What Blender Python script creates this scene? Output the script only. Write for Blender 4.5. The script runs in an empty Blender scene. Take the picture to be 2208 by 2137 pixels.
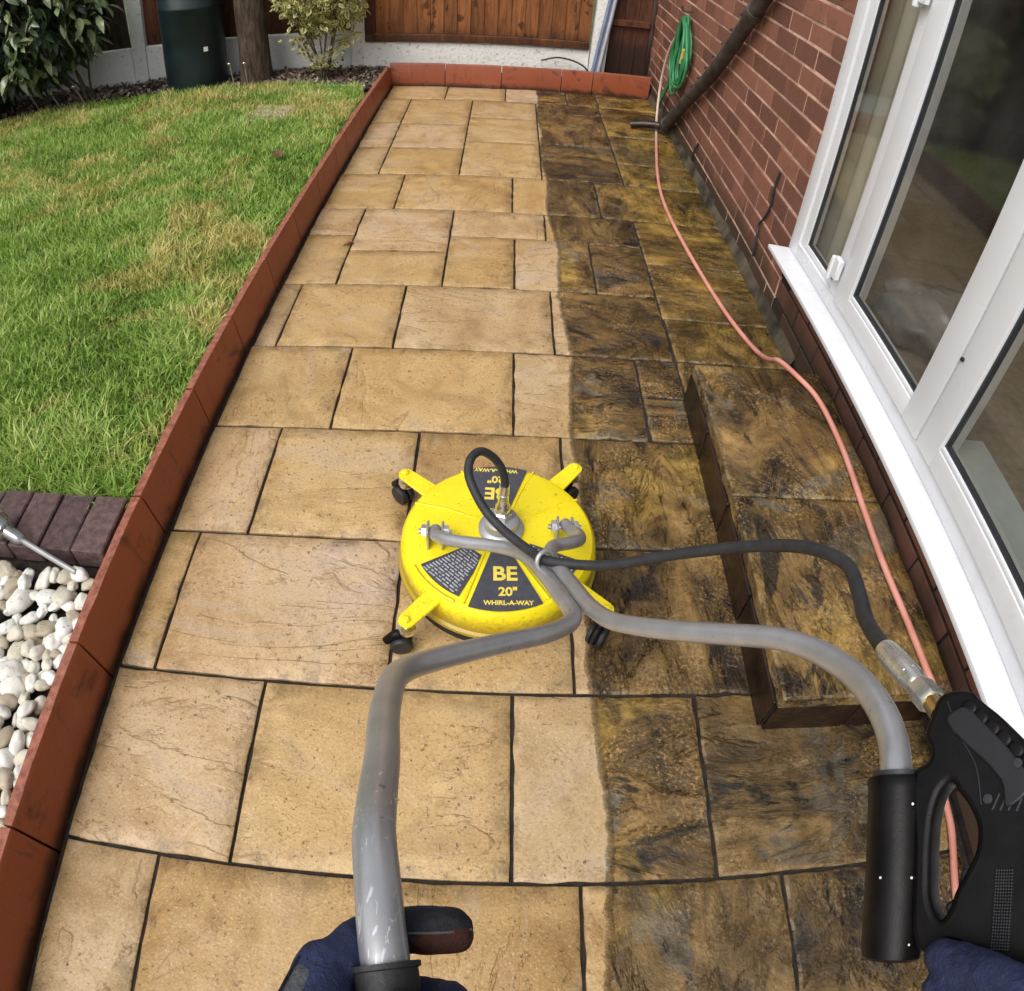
import bpy, bmesh, math, random
import numpy as np
from mathutils import Vector, Matrix, noise
rnd = random.Random(7)
nr = np.random.RandomState(11)
scene = bpy.context.scene
col = scene.collection

# ------------------------------------------------------------------ camera, sky, sun, exposure
cam_d = bpy.data.cameras.new('camera')
cam = bpy.data.objects.new('camera', cam_d)
col.objects.link(cam)
scene.camera = cam
PITCH, YAW, ROLL = 0.82813611, -0.05481093, 0.07995208
cp, sp = math.cos(PITCH), math.sin(PITCH)
fwd, upv, rgt = Vector((0, cp, -sp)), Vector((0, sp, cp)), Vector((1, 0, 0))
c_, s_ = math.cos(ROLL), math.sin(ROLL)
rgt, upv = c_ * rgt + s_ * upv, -s_ * rgt + c_ * upv
Ry = Matrix.Rotation(YAW, 3, 'Z')
rgt, upv, fwd = Ry @ rgt, Ry @ upv, Ry @ fwd
mw = Matrix((rgt, upv, -fwd)).transposed().to_4x4()
mw.translation = Vector((0, 0, 1.52))
cam.matrix_world = mw
cam_d.type = 'PANO'                                   # an action camera's wide lens
cam_d.sensor_fit = 'HORIZONTAL'
cam_d.sensor_width = 36.0
cam_d.sensor_height = 36.0 * 991 / 1024
cam_d.clip_start = 0.02
cam_d.clip_end = 400
pc = cam_d if hasattr(cam_d, 'panorama_type') else cam_d.cycles
kk = (2208 / 36.0) / 1513.17234
pc.panorama_type = 'FISHEYE_LENS_POLYNOMIAL'
pc.fisheye_fov = math.radians(170)
pc.fisheye_polynomial_k0 = 0.0
pc.fisheye_polynomial_k1 = -kk
pc.fisheye_polynomial_k2 = 0.0
pc.fisheye_polynomial_k3 = 0.05074585 * kk ** 3
pc.fisheye_polynomial_k4 = 0.0

world = bpy.data.worlds.new('World')
scene.world = world
world.use_nodes = True
wn = world.node_tree
wn.nodes.clear()
w_out = wn.nodes.new('ShaderNodeOutputWorld')
w_bg = wn.nodes.new('ShaderNodeBackground')
w_sky = wn.nodes.new('ShaderNodeTexSky')
w_hs = wn.nodes.new('ShaderNodeHueSaturation')
SUN_EL, SUN_AZ = 55.0, -142.0                          # azimuth from +Y towards +X
w_sky.sky_type = 'NISHITA'
w_sky.sun_disc = False
w_sky.sun_elevation = math.radians(SUN_EL)
w_sky.sun_rotation = math.radians(SUN_AZ)
w_sky.air_density = 1.0
w_sky.dust_density = 3.0
w_hs.inputs['Saturation'].default_value = 0.22
w_bg.inputs['Strength'].default_value = 0.15
wn.links.new(w_sky.outputs[0], w_hs.inputs['Color'])
wn.links.new(w_hs.outputs[0], w_bg.inputs['Color'])
wn.links.new(w_bg.outputs[0], w_out.inputs['Surface'])
sun_d = bpy.data.lights.new('sun', 'SUN')
sun_d.energy = 1.15
sun_d.angle = math.radians(38)
sun_d.color = (1.0, 0.965, 0.91)
sun = bpy.data.objects.new('sun', sun_d)
col.objects.link(sun)
sdir = Vector((math.sin(math.radians(SUN_AZ)) * math.cos(math.radians(SUN_EL)),
               math.cos(math.radians(SUN_AZ)) * math.cos(math.radians(SUN_EL)), math.sin(math.radians(SUN_EL))))
sun.rotation_euler = sdir.to_track_quat('Z', 'Y').to_euler()
sun.location = sdir * 12
vs = scene.view_settings
vs.view_transform = 'Standard'
vs.look = 'None'
vs.exposure = 0.5
vs.gamma = 1.0
vs.use_curve_mapping = False

# ------------------------------------------------------------------ helpers
def tag(o, label=None, cat=None, group=None, kind=None):
    if label: o['label'] = label
    if cat: o['category'] = cat
    if group: o['group'] = group
    if kind: o['kind'] = kind
    return o

def empty(name, loc=(0, 0, 0), label=None, cat=None, group=None, kind=None):
    o = bpy.data.objects.new(name, None)
    o.empty_display_size = 0.05
    o.location = loc
    col.objects.link(o)
    return tag(o, label, cat, group, kind)

def link(name, me, mat=None, parent=None, loc=None, rot=None, scl=None):
    o = bpy.data.objects.new(name, me)
    if mat is not None and len(me.materials) == 0:
        me.materials.append(mat)
    col.objects.link(o)
    if loc is not None: o.location = loc
    if rot is not None: o.rotation_euler = rot
    if scl is not None: o.scale = scl
    if parent is not None:
        o.parent = parent
        o.matrix_parent_inverse = Matrix.Translation(-Vector(parent.location))
    return o

def catmull(pts, n=8, closed=False):
    P = [Vector(p) for p in pts]
    out = []
    m = len(P)
    segs = m if closed else m - 1
    for i in range(segs):
        p1, p2 = P[i], P[(i + 1) % m]
        p0 = P[i - 1] if (i > 0 or closed) else p1 * 2 - p2
        p3 = P[(i + 2) % m] if (i + 2 < m or closed) else p2 * 2 - p1
        d01, d12, d23 = [max((a - b).length, 1e-6) ** 0.5 for a, b in ((p0, p1), (p1, p2), (p2, p3))]
        m1 = (p1 - p0) / d01 - (p2 - p0) / (d01 + d12) + (p2 - p1) / d12
        m2 = (p2 - p1) / d12 - (p3 - p1) / (d12 + d23) + (p3 - p2) / d23
        m1 *= d12; m2 *= d12
        for k in range(n):
            t = k / n
            t2, t3 = t * t, t * t * t
            out.append((2*t3 - 3*t2 + 1) * p1 + (t3 - 2*t2 + t) * m1 + (-2*t3 + 3*t2) * p2 + (t3 - t2) * m2)
    if not closed:
        out.append(P[-1])
    return out

class MB:
    def __init__(self):
        self.v, self.f = [], []
    def add(self, vs_, fs):
        o = len(self.v)
        self.v += [tuple(p) for p in vs_]
        self.f += [tuple(i + o for i in f) for f in fs]
        return self
    def box(self, c, s, rot=None):
        hx, hy, hz = s[0] / 2, s[1] / 2, s[2] / 2
        P = [Vector((x, y, z)) for z in (-hz, hz) for y in (-hy, hy) for x in (-hx, hx)]
        if rot is not None: P = [rot @ p for p in P]
        P = [p + Vector(c) for p in P]
        return self.add(P, [(0, 2, 3, 1), (4, 5, 7, 6), (0, 1, 5, 4), (2, 6, 7, 3), (0, 4, 6, 2), (1, 3, 7, 5)])
    def bbox(self, x0, x1, y0, y1, z0, z1):
        return self.box(((x0+x1)/2, (y0+y1)/2, (z0+z1)/2), (x1-x0, y1-y0, z1-z0))
    def tube(self, path, r, seg=12, caps=True, closed=False, smooth_n=0):
        P = catmull(path, smooth_n, closed) if smooth_n else [Vector(p) for p in path]
        n = len(P)
        R = r if callable(r) else (lambda t: r)
        tang = []
        for i in range(n):
            a = P[i - 1] if (i > 0 or closed) else P[i]
            b = P[(i + 1) % n] if (i < n - 1 or closed) else P[i]
            tang.append((b - a).normalized())
        nrm = tang[0].orthogonal().normalized()
        vs_, fs = [], []
        for i in range(n):
            nrm = (nrm - tang[i] * nrm.dot(tang[i])).normalized()
            bi = tang[i].cross(nrm)
            rr = R(i / max(n - 1, 1))
            for k in range(seg):
                a = 2 * math.pi * k / seg
                vs_.append(P[i] + rr * (math.cos(a) * nrm + math.sin(a) * bi))
        for i in range(n if closed else n - 1):
            j = (i + 1) % n
            for k in range(seg):
                k2 = (k + 1) % seg
                fs.append((i*seg + k, i*seg + k2, j*seg + k2, j*seg + k))
        if caps and not closed:
            fs.append(tuple(range(seg - 1, -1, -1)))
            fs.append(tuple((n - 1) * seg + k for k in range(seg)))
        return self.add(vs_, fs)
    def lathe(self, prof, c=(0, 0, 0), seg=32, axis=None, close=True):
        # prof: (r, h) pairs along the axis
        ax = Vector(axis).normalized() if axis is not None else Vector((0, 0, 1))
        n = ax.orthogonal().normalized(); b = ax.cross(n)
        vs_, fs = [], []
        for (r, hgt) in prof:
            for k in range(seg):
                a = 2 * math.pi * k / seg
                vs_.append(Vector(c) + ax * hgt + r * (math.cos(a) * n + math.sin(a) * b))
        for i in range(len(prof) - 1):
            for k in range(seg):
                k2 = (k + 1) % seg
                fs.append((i*seg + k, i*seg + k2, (i+1)*seg + k2, (i+1)*seg + k))
        if close:
            fs.append(tuple(range(seg - 1, -1, -1)))
            fs.append(tuple((len(prof) - 1) * seg + k for k in range(seg)))
        return self.add(vs_, fs)
    def prism(self, poly, z0, z1):
        n = len(poly)
        vs_ = [(x, y, z0) for x, y in poly] + [(x, y, z1) for x, y in poly]
        fs = [tuple(range(n - 1, -1, -1)), tuple(range(n, 2*n))]
        fs += [(i, (i+1) % n, n + (i+1) % n, n + i) for i in range(n)]
        return self.add(vs_, fs)
    def mesh(self, name, angle=35, bevel=0, bseg=1):
        me = bpy.data.meshes.new(name)
        me.from_pydata(self.v, [], self.f)
        if bevel:
            bm = bmesh.new(); bm.from_mesh(me)
            es = [e for e in bm.edges if len(e.link_faces) == 2 and e.calc_face_angle(0) > 0.6]
            bmesh.ops.bevel(bm, geom=es, offset=bevel, segments=bseg, affect='EDGES', profile=0.6, clamp_overlap=True)
            bm.to_mesh(me); bm.free()
        if angle:
            for p in me.polygons: p.use_smooth = True
            me.set_sharp_from_angle(angle=math.radians(angle))
        me.update()
        return me
    def build(self, name, mat, parent=None, angle=35, bevel=0, bseg=1, loc=None, rot=None):
        return link(name, self.mesh(name, angle, bevel, bseg), mat, parent, loc, rot)

# ------------------------------------------------------------------ node material kit
class NM:
    def __init__(self, name):
        self.m = bpy.data.materials.new(name)
        self.m.use_nodes = True
        self.t = self.m.node_tree
        self.t.nodes.clear()
        self.out = self.t.nodes.new('ShaderNodeOutputMaterial')
        self.b = self.t.nodes.new('ShaderNodeBsdfPrincipled')
        self.t.links.new(self.b.outputs[0], self.out.inputs['Surface'])
    def n(self, typ, **kw):
        nd = self.t.nodes.new(typ)
        for k, v in kw.items(): setattr(nd, k, v)
        return nd
    def L(self, a, b): self.t.links.new(a, b)
    def put(self, sock, v):
        if hasattr(v, 'is_linked') or hasattr(v, 'links'): self.L(v, sock)
        else: sock.default_value = v
    def pos(self): return self.n('ShaderNodeNewGeometry').outputs['Position']
    def objc(self): return self.n('ShaderNodeTexCoord').outputs['Object']
    def rand(self): return self.n('ShaderNodeObjectInfo').outputs['Random']
    def vmul(self, v, s):
        nd = self.n('ShaderNodeVectorMath', operation='MULTIPLY'); self.L(v, nd.inputs[0]); nd.inputs[1].default_value = s
        return nd.outputs[0]
    def vadd(self, a, b):
        nd = self.n('ShaderNodeVectorMath', operation='ADD'); self.put(nd.inputs[0], a); self.put(nd.inputs[1], b)
        return nd.outputs[0]
    def noise(self, v, scale, detail=4, rough=0.55, dist=0.0, out=0):
        nd = self.n('ShaderNodeTexNoise')
        self.L(v, nd.inputs['Vector'])
        nd.inputs['Scale'].default_value = scale; nd.inputs['Detail'].default_value = detail
        nd.inputs['Roughness'].default_value = rough; nd.inputs['Distortion'].default_value = dist
        return nd.outputs[out]
    def math(self, op, a, b=0.0, c=None, clamp=False):
        nd = self.n('ShaderNodeMath', operation=op, use_clamp=clamp)
        self.put(nd.inputs[0], a); self.put(nd.inputs[1], b)
        if c is not None: self.put(nd.inputs[2], c)
        return nd.outputs[0]
    def ss(self, v, lo, hi):
        nd = self.n('ShaderNodeMapRange', interpolation_type='SMOOTHSTEP')
        self.put(nd.inputs[0], v); nd.inputs[1].default_value = lo; nd.inputs[2].default_value = hi
        return nd.outputs[0]
    def ramp(self, v, stops, interp='LINEAR'):
        nd = self.n('ShaderNodeValToRGB'); cr = nd.color_ramp; cr.interpolation = interp
        while len(cr.elements) < len(stops): cr.elements.new(0.5)
        for e, (p, c) in zip(cr.elements, stops):
            e.position = p; e.color = (*c, 1) if len(c) == 3 else c
        self.L(v, nd.inputs[0]); return nd.outputs[0]
    def mix(self, f, a, b, typ='MIX'):
        nd = self.n('ShaderNodeMix', data_type='RGBA', blend_type=typ)
        self.put(nd.inputs[0], f)
        for s, v in ((nd.inputs[6], a), (nd.inputs[7], b)):
            if isinstance(v, tuple): s.default_value = (*v, 1) if len(v) == 3 else v
            else: self.L(v, s)
        return nd.outputs[2]
    def bump(self, hgt, strength=0.3, dist=0.01, normal=None):
        nd = self.n('ShaderNodeBump'); nd.inputs['Strength'].default_value = strength; nd.inputs['Distance'].default_value = dist
        self.L(hgt, nd.inputs['Height'])
        if normal is not None: self.L(normal, nd.inputs['Normal'])
        return nd.outputs[0]
    def done(self, color=None, rough=None, metal=None, normal=None, spec=None, **kw):
        b = self.b
        if color is not None:
            if isinstance(color, tuple): b.inputs['Base Color'].default_value = (*color, 1)
            else: self.L(color, b.inputs['Base Color'])
        if rough is not None: self.put(b.inputs['Roughness'], rough)
        if metal is not None: self.put(b.inputs['Metallic'], metal)
        if normal is not None: self.L(normal, b.inputs['Normal'])
        if spec is not None: self.put(b.inputs['Specular IOR Level'], spec)
        for k, v in kw.items(): self.put(b.inputs[k.replace('_', ' ')], v)
        return self.m

def simple(name, color, rough=0.5, metal=0.0, var=0.15, vscale=12, bscale=0, bstr=0.2, rvar=0.1, spec=None, randv=0.0):
    k = NM(name)
    p = k.pos()
    nz = k.noise(p, vscale, 5)
    hi = tuple(min(1, c * (1 + var)) for c in color); lo = tuple(c * (1 - var) for c in color)
    cl = k.mix(k.ss(nz, 0.3, 0.7), lo, hi)
    if randv:
        cl = k.mix(1.0, cl, k.ramp(k.rand(), [(0, (1 - randv,) * 3), (1, (1 + randv,) * 3)]), 'MULTIPLY')
    rg = k.math('ADD', k.math('MULTIPLY', k.noise(p, vscale * 2.3, 4), rvar * 2), rough - rvar)
    nrm = k.bump(k.noise(p, bscale, 5, 0.6), bstr, 0.01) if bscale else None
    return k.done(cl, rg, metal, nrm, spec)

# ---- paving stone: rinsed clean on the left, still grimy towards the house
def paving_material():
    k = NM('riven_sandstone')
    P = k.pos()
    R = k.rand()
    sep = k.n('ShaderNodeSeparateXYZ'); k.L(P, sep.inputs[0])
    comb = k.n('ShaderNodeCombineXYZ')
    k.L(k.math('MULTIPLY', R, 37.0), comb.inputs[0]); k.L(k.math('MULTIPLY', R, 91.0), comb.inputs[1]); k.L(k.math('MULTIPLY', R, 13.0), comb.inputs[2])
    Q = k.vadd(P, comb.outputs[0])
    R2 = k.math('FRACT', k.math('MULTIPLY', R, 7.31))
    R3 = k.math('FRACT', k.math('MULTIPLY', R, 3.77))
    # the grain of each slab runs along or across the path
    G = k.mix(k.ss(R3, 0.45, 0.5), k.vmul(Q, (2.0, 0.7, 1.0)), k.vmul(Q, (0.7, 2.0, 1.0)))
    # --- clean stone
    n1 = k.noise(Q, 2.4, 7, 0.6, 0.9)
    n2 = k.noise(G, 2.3, 7, 0.55, 1.3)
    n3 = k.noise(Q, 11.0, 6, 0.65, 0.5)
    clean = k.ramp(n1, [(0.30, (0.36, 0.215, 0.085)), (0.43, (0.46, 0.30, 0.133)), (0.55, (0.51, 0.35, 0.175)), (0.68, (0.46, 0.335, 0.21))])
    tint = k.ramp(R2, [(0, (0.86, 0.80, 0.66)), (0.3, (1.03, 0.99, 0.86)), (0.55, (0.95, 0.96, 0.93)), (0.8, (0.98, 1.01, 1.12)), (1, (1.06, 1.07, 1.22))])
    clean = k.mix(1.0, clean, tint, 'MULTIPLY')
    clean = k.mix(k.math('MULTIPLY', k.ss(n3, 0.51, 0.68), 0.46), clean, (0.30, 0.185, 0.072))
    clean = k.mix(k.math('MULTIPLY', k.ss(n2, 0.55, 0.63), 0.42), clean, (0.36, 0.215, 0.085))
    clean = k.mix(k.math('MULTIPLY', k.ss(n2, 0.42, 0.34), 0.45), clean, (0.46, 0.345, 0.245))
    # terraces of the split layers
    st5 = k.math('MULTIPLY', n2, 7.0)
    fr = k.math('FRACT', st5)
    terr = k.math('ADD', k.math('FLOOR', st5), k.ss(fr, 0.0, 0.16))
    line = k.math('MULTIPLY', k.ss(fr, 0.0, 0.03), k.ss(fr, 0.13, 0.06))
    gate = k.ss(k.math('ADD', k.noise(Q, 1.7, 3), k.math('MULTIPLY', k.math('SUBTRACT', R2, 0.5), 0.12)), 0.44, 0.56)
    clean = k.mix(k.math('MULTIPLY', k.math('MULTIPLY', line, gate), 0.36), clean, (0.23, 0.13, 0.052))
    # sandy grain, dark mineral specks
    g1 = k.noise(P, 150, 3, 0.75)
    g2 = k.noise(P, 64, 4, 0.8)
    clean = k.mix(k.math('MULTIPLY', k.ss(g1, 0.54, 0.66), 0.55), clean, (0.25, 0.135, 0.048))
    clean = k.mix(k.math('MULTIPLY', k.ss(g1, 0.45, 0.33), 0.50), clean, (0.66, 0.49, 0.29))
    spk = k.math('MULTIPLY', k.ss(g2, 0.585, 0.64), k.ss(k.noise(Q, 3.1, 3), 0.34, 0.52))
    clean = k.mix(k.math('MULTIPLY', spk, 0.8), clean, (0.085, 0.048, 0.020))
    # --- grime
    d1 = k.noise(G, 3.2, 9, 0.68, 1.0)
    d2 = k.noise(Q, 8.5, 8, 0.72, 0.7)
    dd = k.math('ADD', k.math('MULTIPLY', d1, 0.6), k.math('MULTIPLY', d2, 0.4))
    dirt = k.ramp(dd, [(0.37, (0.007, 0.005, 0.003)), (0.43, (0.030, 0.018, 0.007)), (0.48, (0.092, 0.056, 0.018)), (0.56, (0.175, 0.108, 0.038)), (0.65, (0.30, 0.20, 0.088))])
    olive = k.ramp(dd, [(0.36, (0.014, 0.010, 0.003)), (0.44, (0.055, 0.036, 0.007)), (0.51, (0.145, 0.094, 0.014)), (0.62, (0.28, 0.185, 0.040))])
    far = k.math('MULTIPLY', k.ss(sep.outputs[0], 0.55, 0.85), k.ss(sep.outputs[1], 1.5, 2.6))
    dirt = k.mix(k.math('MULTIPLY', far, 0.8), dirt, olive)
    greyp = k.ss(k.noise(Q, 2.7, 5, 0.6, 1.2), 0.56, 0.61)
    dirt = k.mix(k.math('MULTIPLY', greyp, 0.75), dirt, k.ramp(d2, [(0.35, (0.030, 0.027, 0.021)), (0.6, (0.135, 0.118, 0.090))]))
    dirt = k.mix(k.math('MULTIPLY', far, k.math('MULTIPLY', greyp, 0.5)), dirt, olive)
    # coarse sparkling grain where the surface has worn open
    worn = k.ss(k.noise(Q, 4.6, 5, 0.65, 0.8), 0.45, 0.58)
    g3 = k.noise(P, 112, 4, 0.75)
    dirt = k.mix(k.math('MULTIPLY', k.math('MULTIPLY', k.ss(g3, 0.53, 0.63), worn), 0.62), dirt, (0.40, 0.265, 0.115))
    dirt = k.mix(k.math('MULTIPLY', k.math('MULTIPLY', k.ss(g3, 0.48, 0.37), worn), 0.75), dirt, (0.020, 0.012, 0.006))
    dirt = k.mix(k.math('MULTIPLY', k.ss(g1, 0.56, 0.68), 0.4), dirt, (0.010, 0.008, 0.005))
    st6 = k.math('MULTIPLY', d1, 6.0)
    fr6 = k.math('FRACT', st6)
    terr6 = k.math('ADD', k.math('FLOOR', st6), k.ss(fr6, 0.0, 0.14))
    line6 = k.math('MULTIPLY', k.ss(fr6, 0.0, 0.03), k.ss(fr6, 0.16, 0.07))
    gate6 = k.ss(k.noise(Q, 3.0, 3), 0.45, 0.55)
    dirt = k.mix(k.math('MULTIPLY', k.math('MULTIPLY', line6, gate6), 0.7), dirt, (0.36, 0.25, 0.13))  # pale lines painted on the ledge edges as highlights
    black = k.ss(k.noise(G, 3.1, 6, 0.7, 1.4), 0.585, 0.64)
    dirt = k.mix(k.math('MULTIPLY', black, 0.88), dirt, (0.012, 0.009, 0.005))
    patch = k.noise(Q, 1.9, 5, 0.6, 0.8)
    dirt = k.mix(k.math('MULTIPLY', k.ss(patch, 0.56, 0.66), 0.42), dirt, k.mix(k.ss(d2, 0.4, 0.62), (0.105, 0.070, 0.010), (0.36, 0.245, 0.055)))
    dirt = k.mix(1.0, dirt, k.ramp(patch, [(0.34, (0.36, 0.35, 0.31)), (0.5, (0.92, 0.92, 0.90)), (0.62, (1.12, 1.12, 1.05))]), 'MULTIPLY')
    bright = k.ramp(R2, [(0, (1.05, 1.02, 0.97)), (1, (1.65, 1.55, 1.40))])
    dirt = k.mix(1.0, dirt, bright, 'MULTIPLY')
    # --- edge of the washed strip: overlapping arcs of the spinning head
    arc = k.math('MULTIPLY', k.math('PINGPONG', sep.outputs[1], 0.42), 0.07)
    near = k.ss(sep.outputs[1], 4.2, 2.4)
    edge = k.math('ADD', k.math('ADD', k.math('MULTIPLY', near, 0.034), 0.232), arc)
    wob = k.math('MULTIPLY', k.math('SUBTRACT', k.noise(P, 13, 7, 0.78), 0.5), 0.042)
    msk = k.ss(k.math('ADD', k.math('SUBTRACT', sep.outputs[0], edge), wob), -0.010, 0.011)
    # a little grime lingers against the edging on the left and in the low spots
    left = k.math('MULTIPLY', k.ss(k.math('ADD', sep.outputs[0], k.math('MULTIPLY', k.noise(P, 18, 5, 0.7), 0.10)), -0.83, -0.89), 0.7)
    low = k.math('MULTIPLY', k.ss(k.noise(Q, 5.3, 6, 0.7, 0.6), 0.62, 0.72), 0.4)
    ra = k.n('ShaderNodeAttribute', attribute_name='rim')
    rim = k.math('MULTIPLY', k.math('MULTIPLY', ra.outputs['Fac'], k.ss(k.noise(P, 13, 6, 0.75), 0.42, 0.62)), 0.55)
    lip = k.math('MULTIPLY', k.ss(ra.outputs['Fac'], 0.80, 1.0), k.ss(k.noise(P, 24, 4, 0.7), 0.44, 0.6))
    dirt = k.mix(k.math('MULTIPLY', lip, 0.45), dirt, (0.34, 0.25, 0.14))  # thin pale highlight painted along the slab rims
    msk2 = k.math('MAXIMUM', k.math('MAXIMUM', msk, rim), k.math('MAXIMUM', left, low))
    colr = k.mix(msk2, clean, dirt)
    rg = k.math('ADD', k.math('SUBTRACT', 0.45, k.math('MULTIPLY', msk, 0.20)), k.math('MULTIPLY', k.math('SUBTRACT', n3, 0.5), 0.6))
    hgt = k.math('ADD', k.math('MULTIPLY', k.math('MULTIPLY', terr, gate), 0.6), k.math('MULTIPLY', n3, 1.15))
    nb = k.bump(hgt, 0.5, 0.010)
    hg2 = k.math('ADD', k.math('MULTIPLY', terr6, 0.55), k.math('MULTIPLY', dd, 2.4))
    nb2 = k.bump(k.math('MULTIPLY', hg2, msk), 0.9, 0.014, nb)
    nb3 = k.bump(k.math('ADD', g1, k.math('MULTIPLY', g2, 0.6)), 0.38, 0.0035, nb2)
    return k.done(colr, rg, 0, nb3, 0.5)

def brick_material(name, lo, hi, damp):
    k = NM(name)
    P = k.pos(); R = k.rand()
    a = k.ramp(R, [(0, lo), (0.5, tuple((x + y) / 2 for x, y in zip(lo, hi))), (1, hi)])
    n1 = k.noise(P, 22, 6, 0.65)
    a = k.mix(k.math('MULTIPLY', k.ss(n1, 0.5, 0.75), 0.45), a, tuple(c * 0.5 for c in lo))
    a = k.mix(k.math('MULTIPLY', k.ss(k.noise(P, 60, 4, 0.7), 0.58, 0.72), 0.35), a, tuple(min(1, c * 1.6 + 0.03) for c in hi))
    sep = k.n('ShaderNodeSeparateXYZ'); k.L(P, sep.inputs[0])
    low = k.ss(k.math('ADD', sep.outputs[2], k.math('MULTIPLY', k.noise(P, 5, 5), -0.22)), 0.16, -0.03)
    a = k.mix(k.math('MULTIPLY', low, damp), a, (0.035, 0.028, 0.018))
    nb = k.bump(k.noise(P, 130, 5, 0.7), 0.35, 0.004)
    return k.done(a, 0.72, 0, nb, 0.3)

def edging_material():
    k = NM('red_dyed_concrete')
    P = k.pos(); R = k.rand()
    a = k.ramp(R, [(0, (0.225, 0.054, 0.019)), (1, (0.29, 0.070, 0.025))])
    n1 = k.noise(k.vmul(P, (1, 1, 1.6)), 7, 6, 0.6, 0.5)
    a = k.mix(k.ss(n1, 0.55, 0.72), a, (0.095, 0.026, 0.013))
    a = k.mix(k.math('MULTIPLY', k.ss(k.noise(P, 140, 3, 0.7), 0.58, 0.7), 0.5), a, (0.34, 0.11, 0.06))
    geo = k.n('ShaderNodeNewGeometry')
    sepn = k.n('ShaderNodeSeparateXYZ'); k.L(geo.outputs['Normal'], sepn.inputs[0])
    top = k.ss(sepn.outputs[2], 0.35, 0.8)      # paler mottled colour on faces that point up
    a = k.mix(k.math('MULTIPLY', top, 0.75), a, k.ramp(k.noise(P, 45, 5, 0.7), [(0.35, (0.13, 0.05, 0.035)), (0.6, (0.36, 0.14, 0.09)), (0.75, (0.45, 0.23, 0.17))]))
    sep = k.n('ShaderNodeSeparateXYZ'); k.L(P, sep.inputs[0])
    foot = k.ss(k.math('ADD', sep.outputs[2], k.math('MULTIPLY', k.noise(P, 14, 5), -0.06)), 0.012, -0.03)
    a = k.mix(k.math('MULTIPLY', foot, 0.85), a, (0.022, 0.014, 0.009))
    bloom = k.math('MULTIPLY', k.ss(k.noise(P, 5.5, 6, 0.7, 0.8), 0.55, 0.70), 0.38)
    a = k.mix(bloom, a, (0.33, 0.125, 0.075))
    drip = k.ss(k.noise(k.vmul(P, (9, 9, 1.2)), 3.0, 5, 0.7), 0.58, 0.70)
    a = k.mix(k.math('MULTIPLY', drip, 0.45), a, (0.060, 0.022, 0.012))
    rg = k.math('ADD', 0.30, k.math('ADD', k.math('MULTIPLY', top, 0.35), k.math('MULTIPLY', k.noise(P, 9, 4), 0.2)))
    nb = k.bump(k.noise(P, 60, 6, 0.65), 0.25, 0.004)
    return k.done(a, rg, 0, nb, 0.4)

M = {}
M['slab'] = paving_material()
M['joint'] = simple('wet_joint_mortar', (0.017, 0.011, 0.007), 0.85, 0, 0.7, 30, 90, 0.4)
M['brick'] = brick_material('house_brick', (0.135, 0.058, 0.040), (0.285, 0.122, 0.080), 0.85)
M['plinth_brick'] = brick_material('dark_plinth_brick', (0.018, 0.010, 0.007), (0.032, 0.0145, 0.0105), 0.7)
M['mortar'] = simple('pinkish_mortar', (0.62, 0.40, 0.29), 0.85, 0, 0.3, 9, 120, 0.4)
M['fillet'] = simple('mossy_mortar_fillet', (0.060, 0.048, 0.030), 0.7, 0, 0.85, 7, 40, 0.6)
M['edging'] = edging_material()
M['riser'] = simple('wet_red_riser', (0.019, 0.0085, 0.0048), 0.33, 0, 0.8, 14, 50, 0.4)
def upvc():
    k = NM('white_upvc'); P = k.pos()
    c = k.mix(k.ss(k.noise(P, 3, 4), 0.35, 0.65), (0.745, 0.755, 0.78), (0.715, 0.722, 0.745))
    sep = k.n('ShaderNodeSeparateXYZ'); k.L(P, sep.inputs[0])
    lowz = k.ss(sep.outputs[2], 0.62, 0.34)
    sp = k.math('MULTIPLY', k.math('MULTIPLY', k.ss(k.noise(P, 70, 6, 0.8), 0.60, 0.70), k.ss(k.noise(P, 6, 4), 0.42, 0.62)), lowz)
    c = k.mix(k.math('MULTIPLY', sp, 0.45), c, (0.36, 0.30, 0.22))
    c = k.mix(k.math('MULTIPLY', k.math('MULTIPLY', k.ss(k.noise(P, 9, 6, 0.7), 0.50, 0.70), lowz), 0.16), c, (0.42, 0.38, 0.31))
    return k.done(c, k.math('ADD', 0.22, k.math('MULTIPLY', k.noise(P, 12, 4), 0.16)))
M['upvc'] = upvc()
M['gasket'] = simple('black_gasket', (0.018, 0.020, 0.024), 0.5, 0, 0.1)
M['yellow'] = None
def silver():
    k = NM('silver_powder_coat')
    P = k.pos()
    a = k.mix(k.ss(k.noise(P, 25, 4), 0.3, 0.7), (0.40, 0.40, 0.412), (0.47, 0.467, 0.48))
    sep = k.n('ShaderNodeSeparateXYZ'); k.L(P, sep.inputs[0])
    zone = k.math('MULTIPLY', k.ss(sep.outputs[2], 0.985, 1.02), k.ss(sep.outputs[0], 0.05, 0.0))
    sc = k.ss(k.noise(k.vmul(P, (260, 60, 60)), 1.0, 3, 0.7, 0.6), 0.60, 0.64)
    scz = k.math('MULTIPLY', k.math('MULTIPLY', sc, zone), k.ss(k.noise(P, 26, 3), 0.42, 0.55))
    a = k.mix(k.math('MULTIPLY', scz, 0.9), a, (0.86, 0.86, 0.86))
    a = k.mix(k.math('MULTIPLY', k.math('MULTIPLY', k.ss(k.noise(P, 95, 3, 0.7), 0.63, 0.68), k.ss(k.noise(P, 11, 3), 0.5, 0.62)), 0.55), a, (0.13, 0.12, 0.11))
    return k.done(a, k.math('SUBTRACT', 0.36, k.math('MULTIPLY', scz, 0.15)), 0.62, k.bump(k.noise(P, 400, 3), 0.04, 0.002), 0.5)
M['steel'] = silver()
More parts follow.
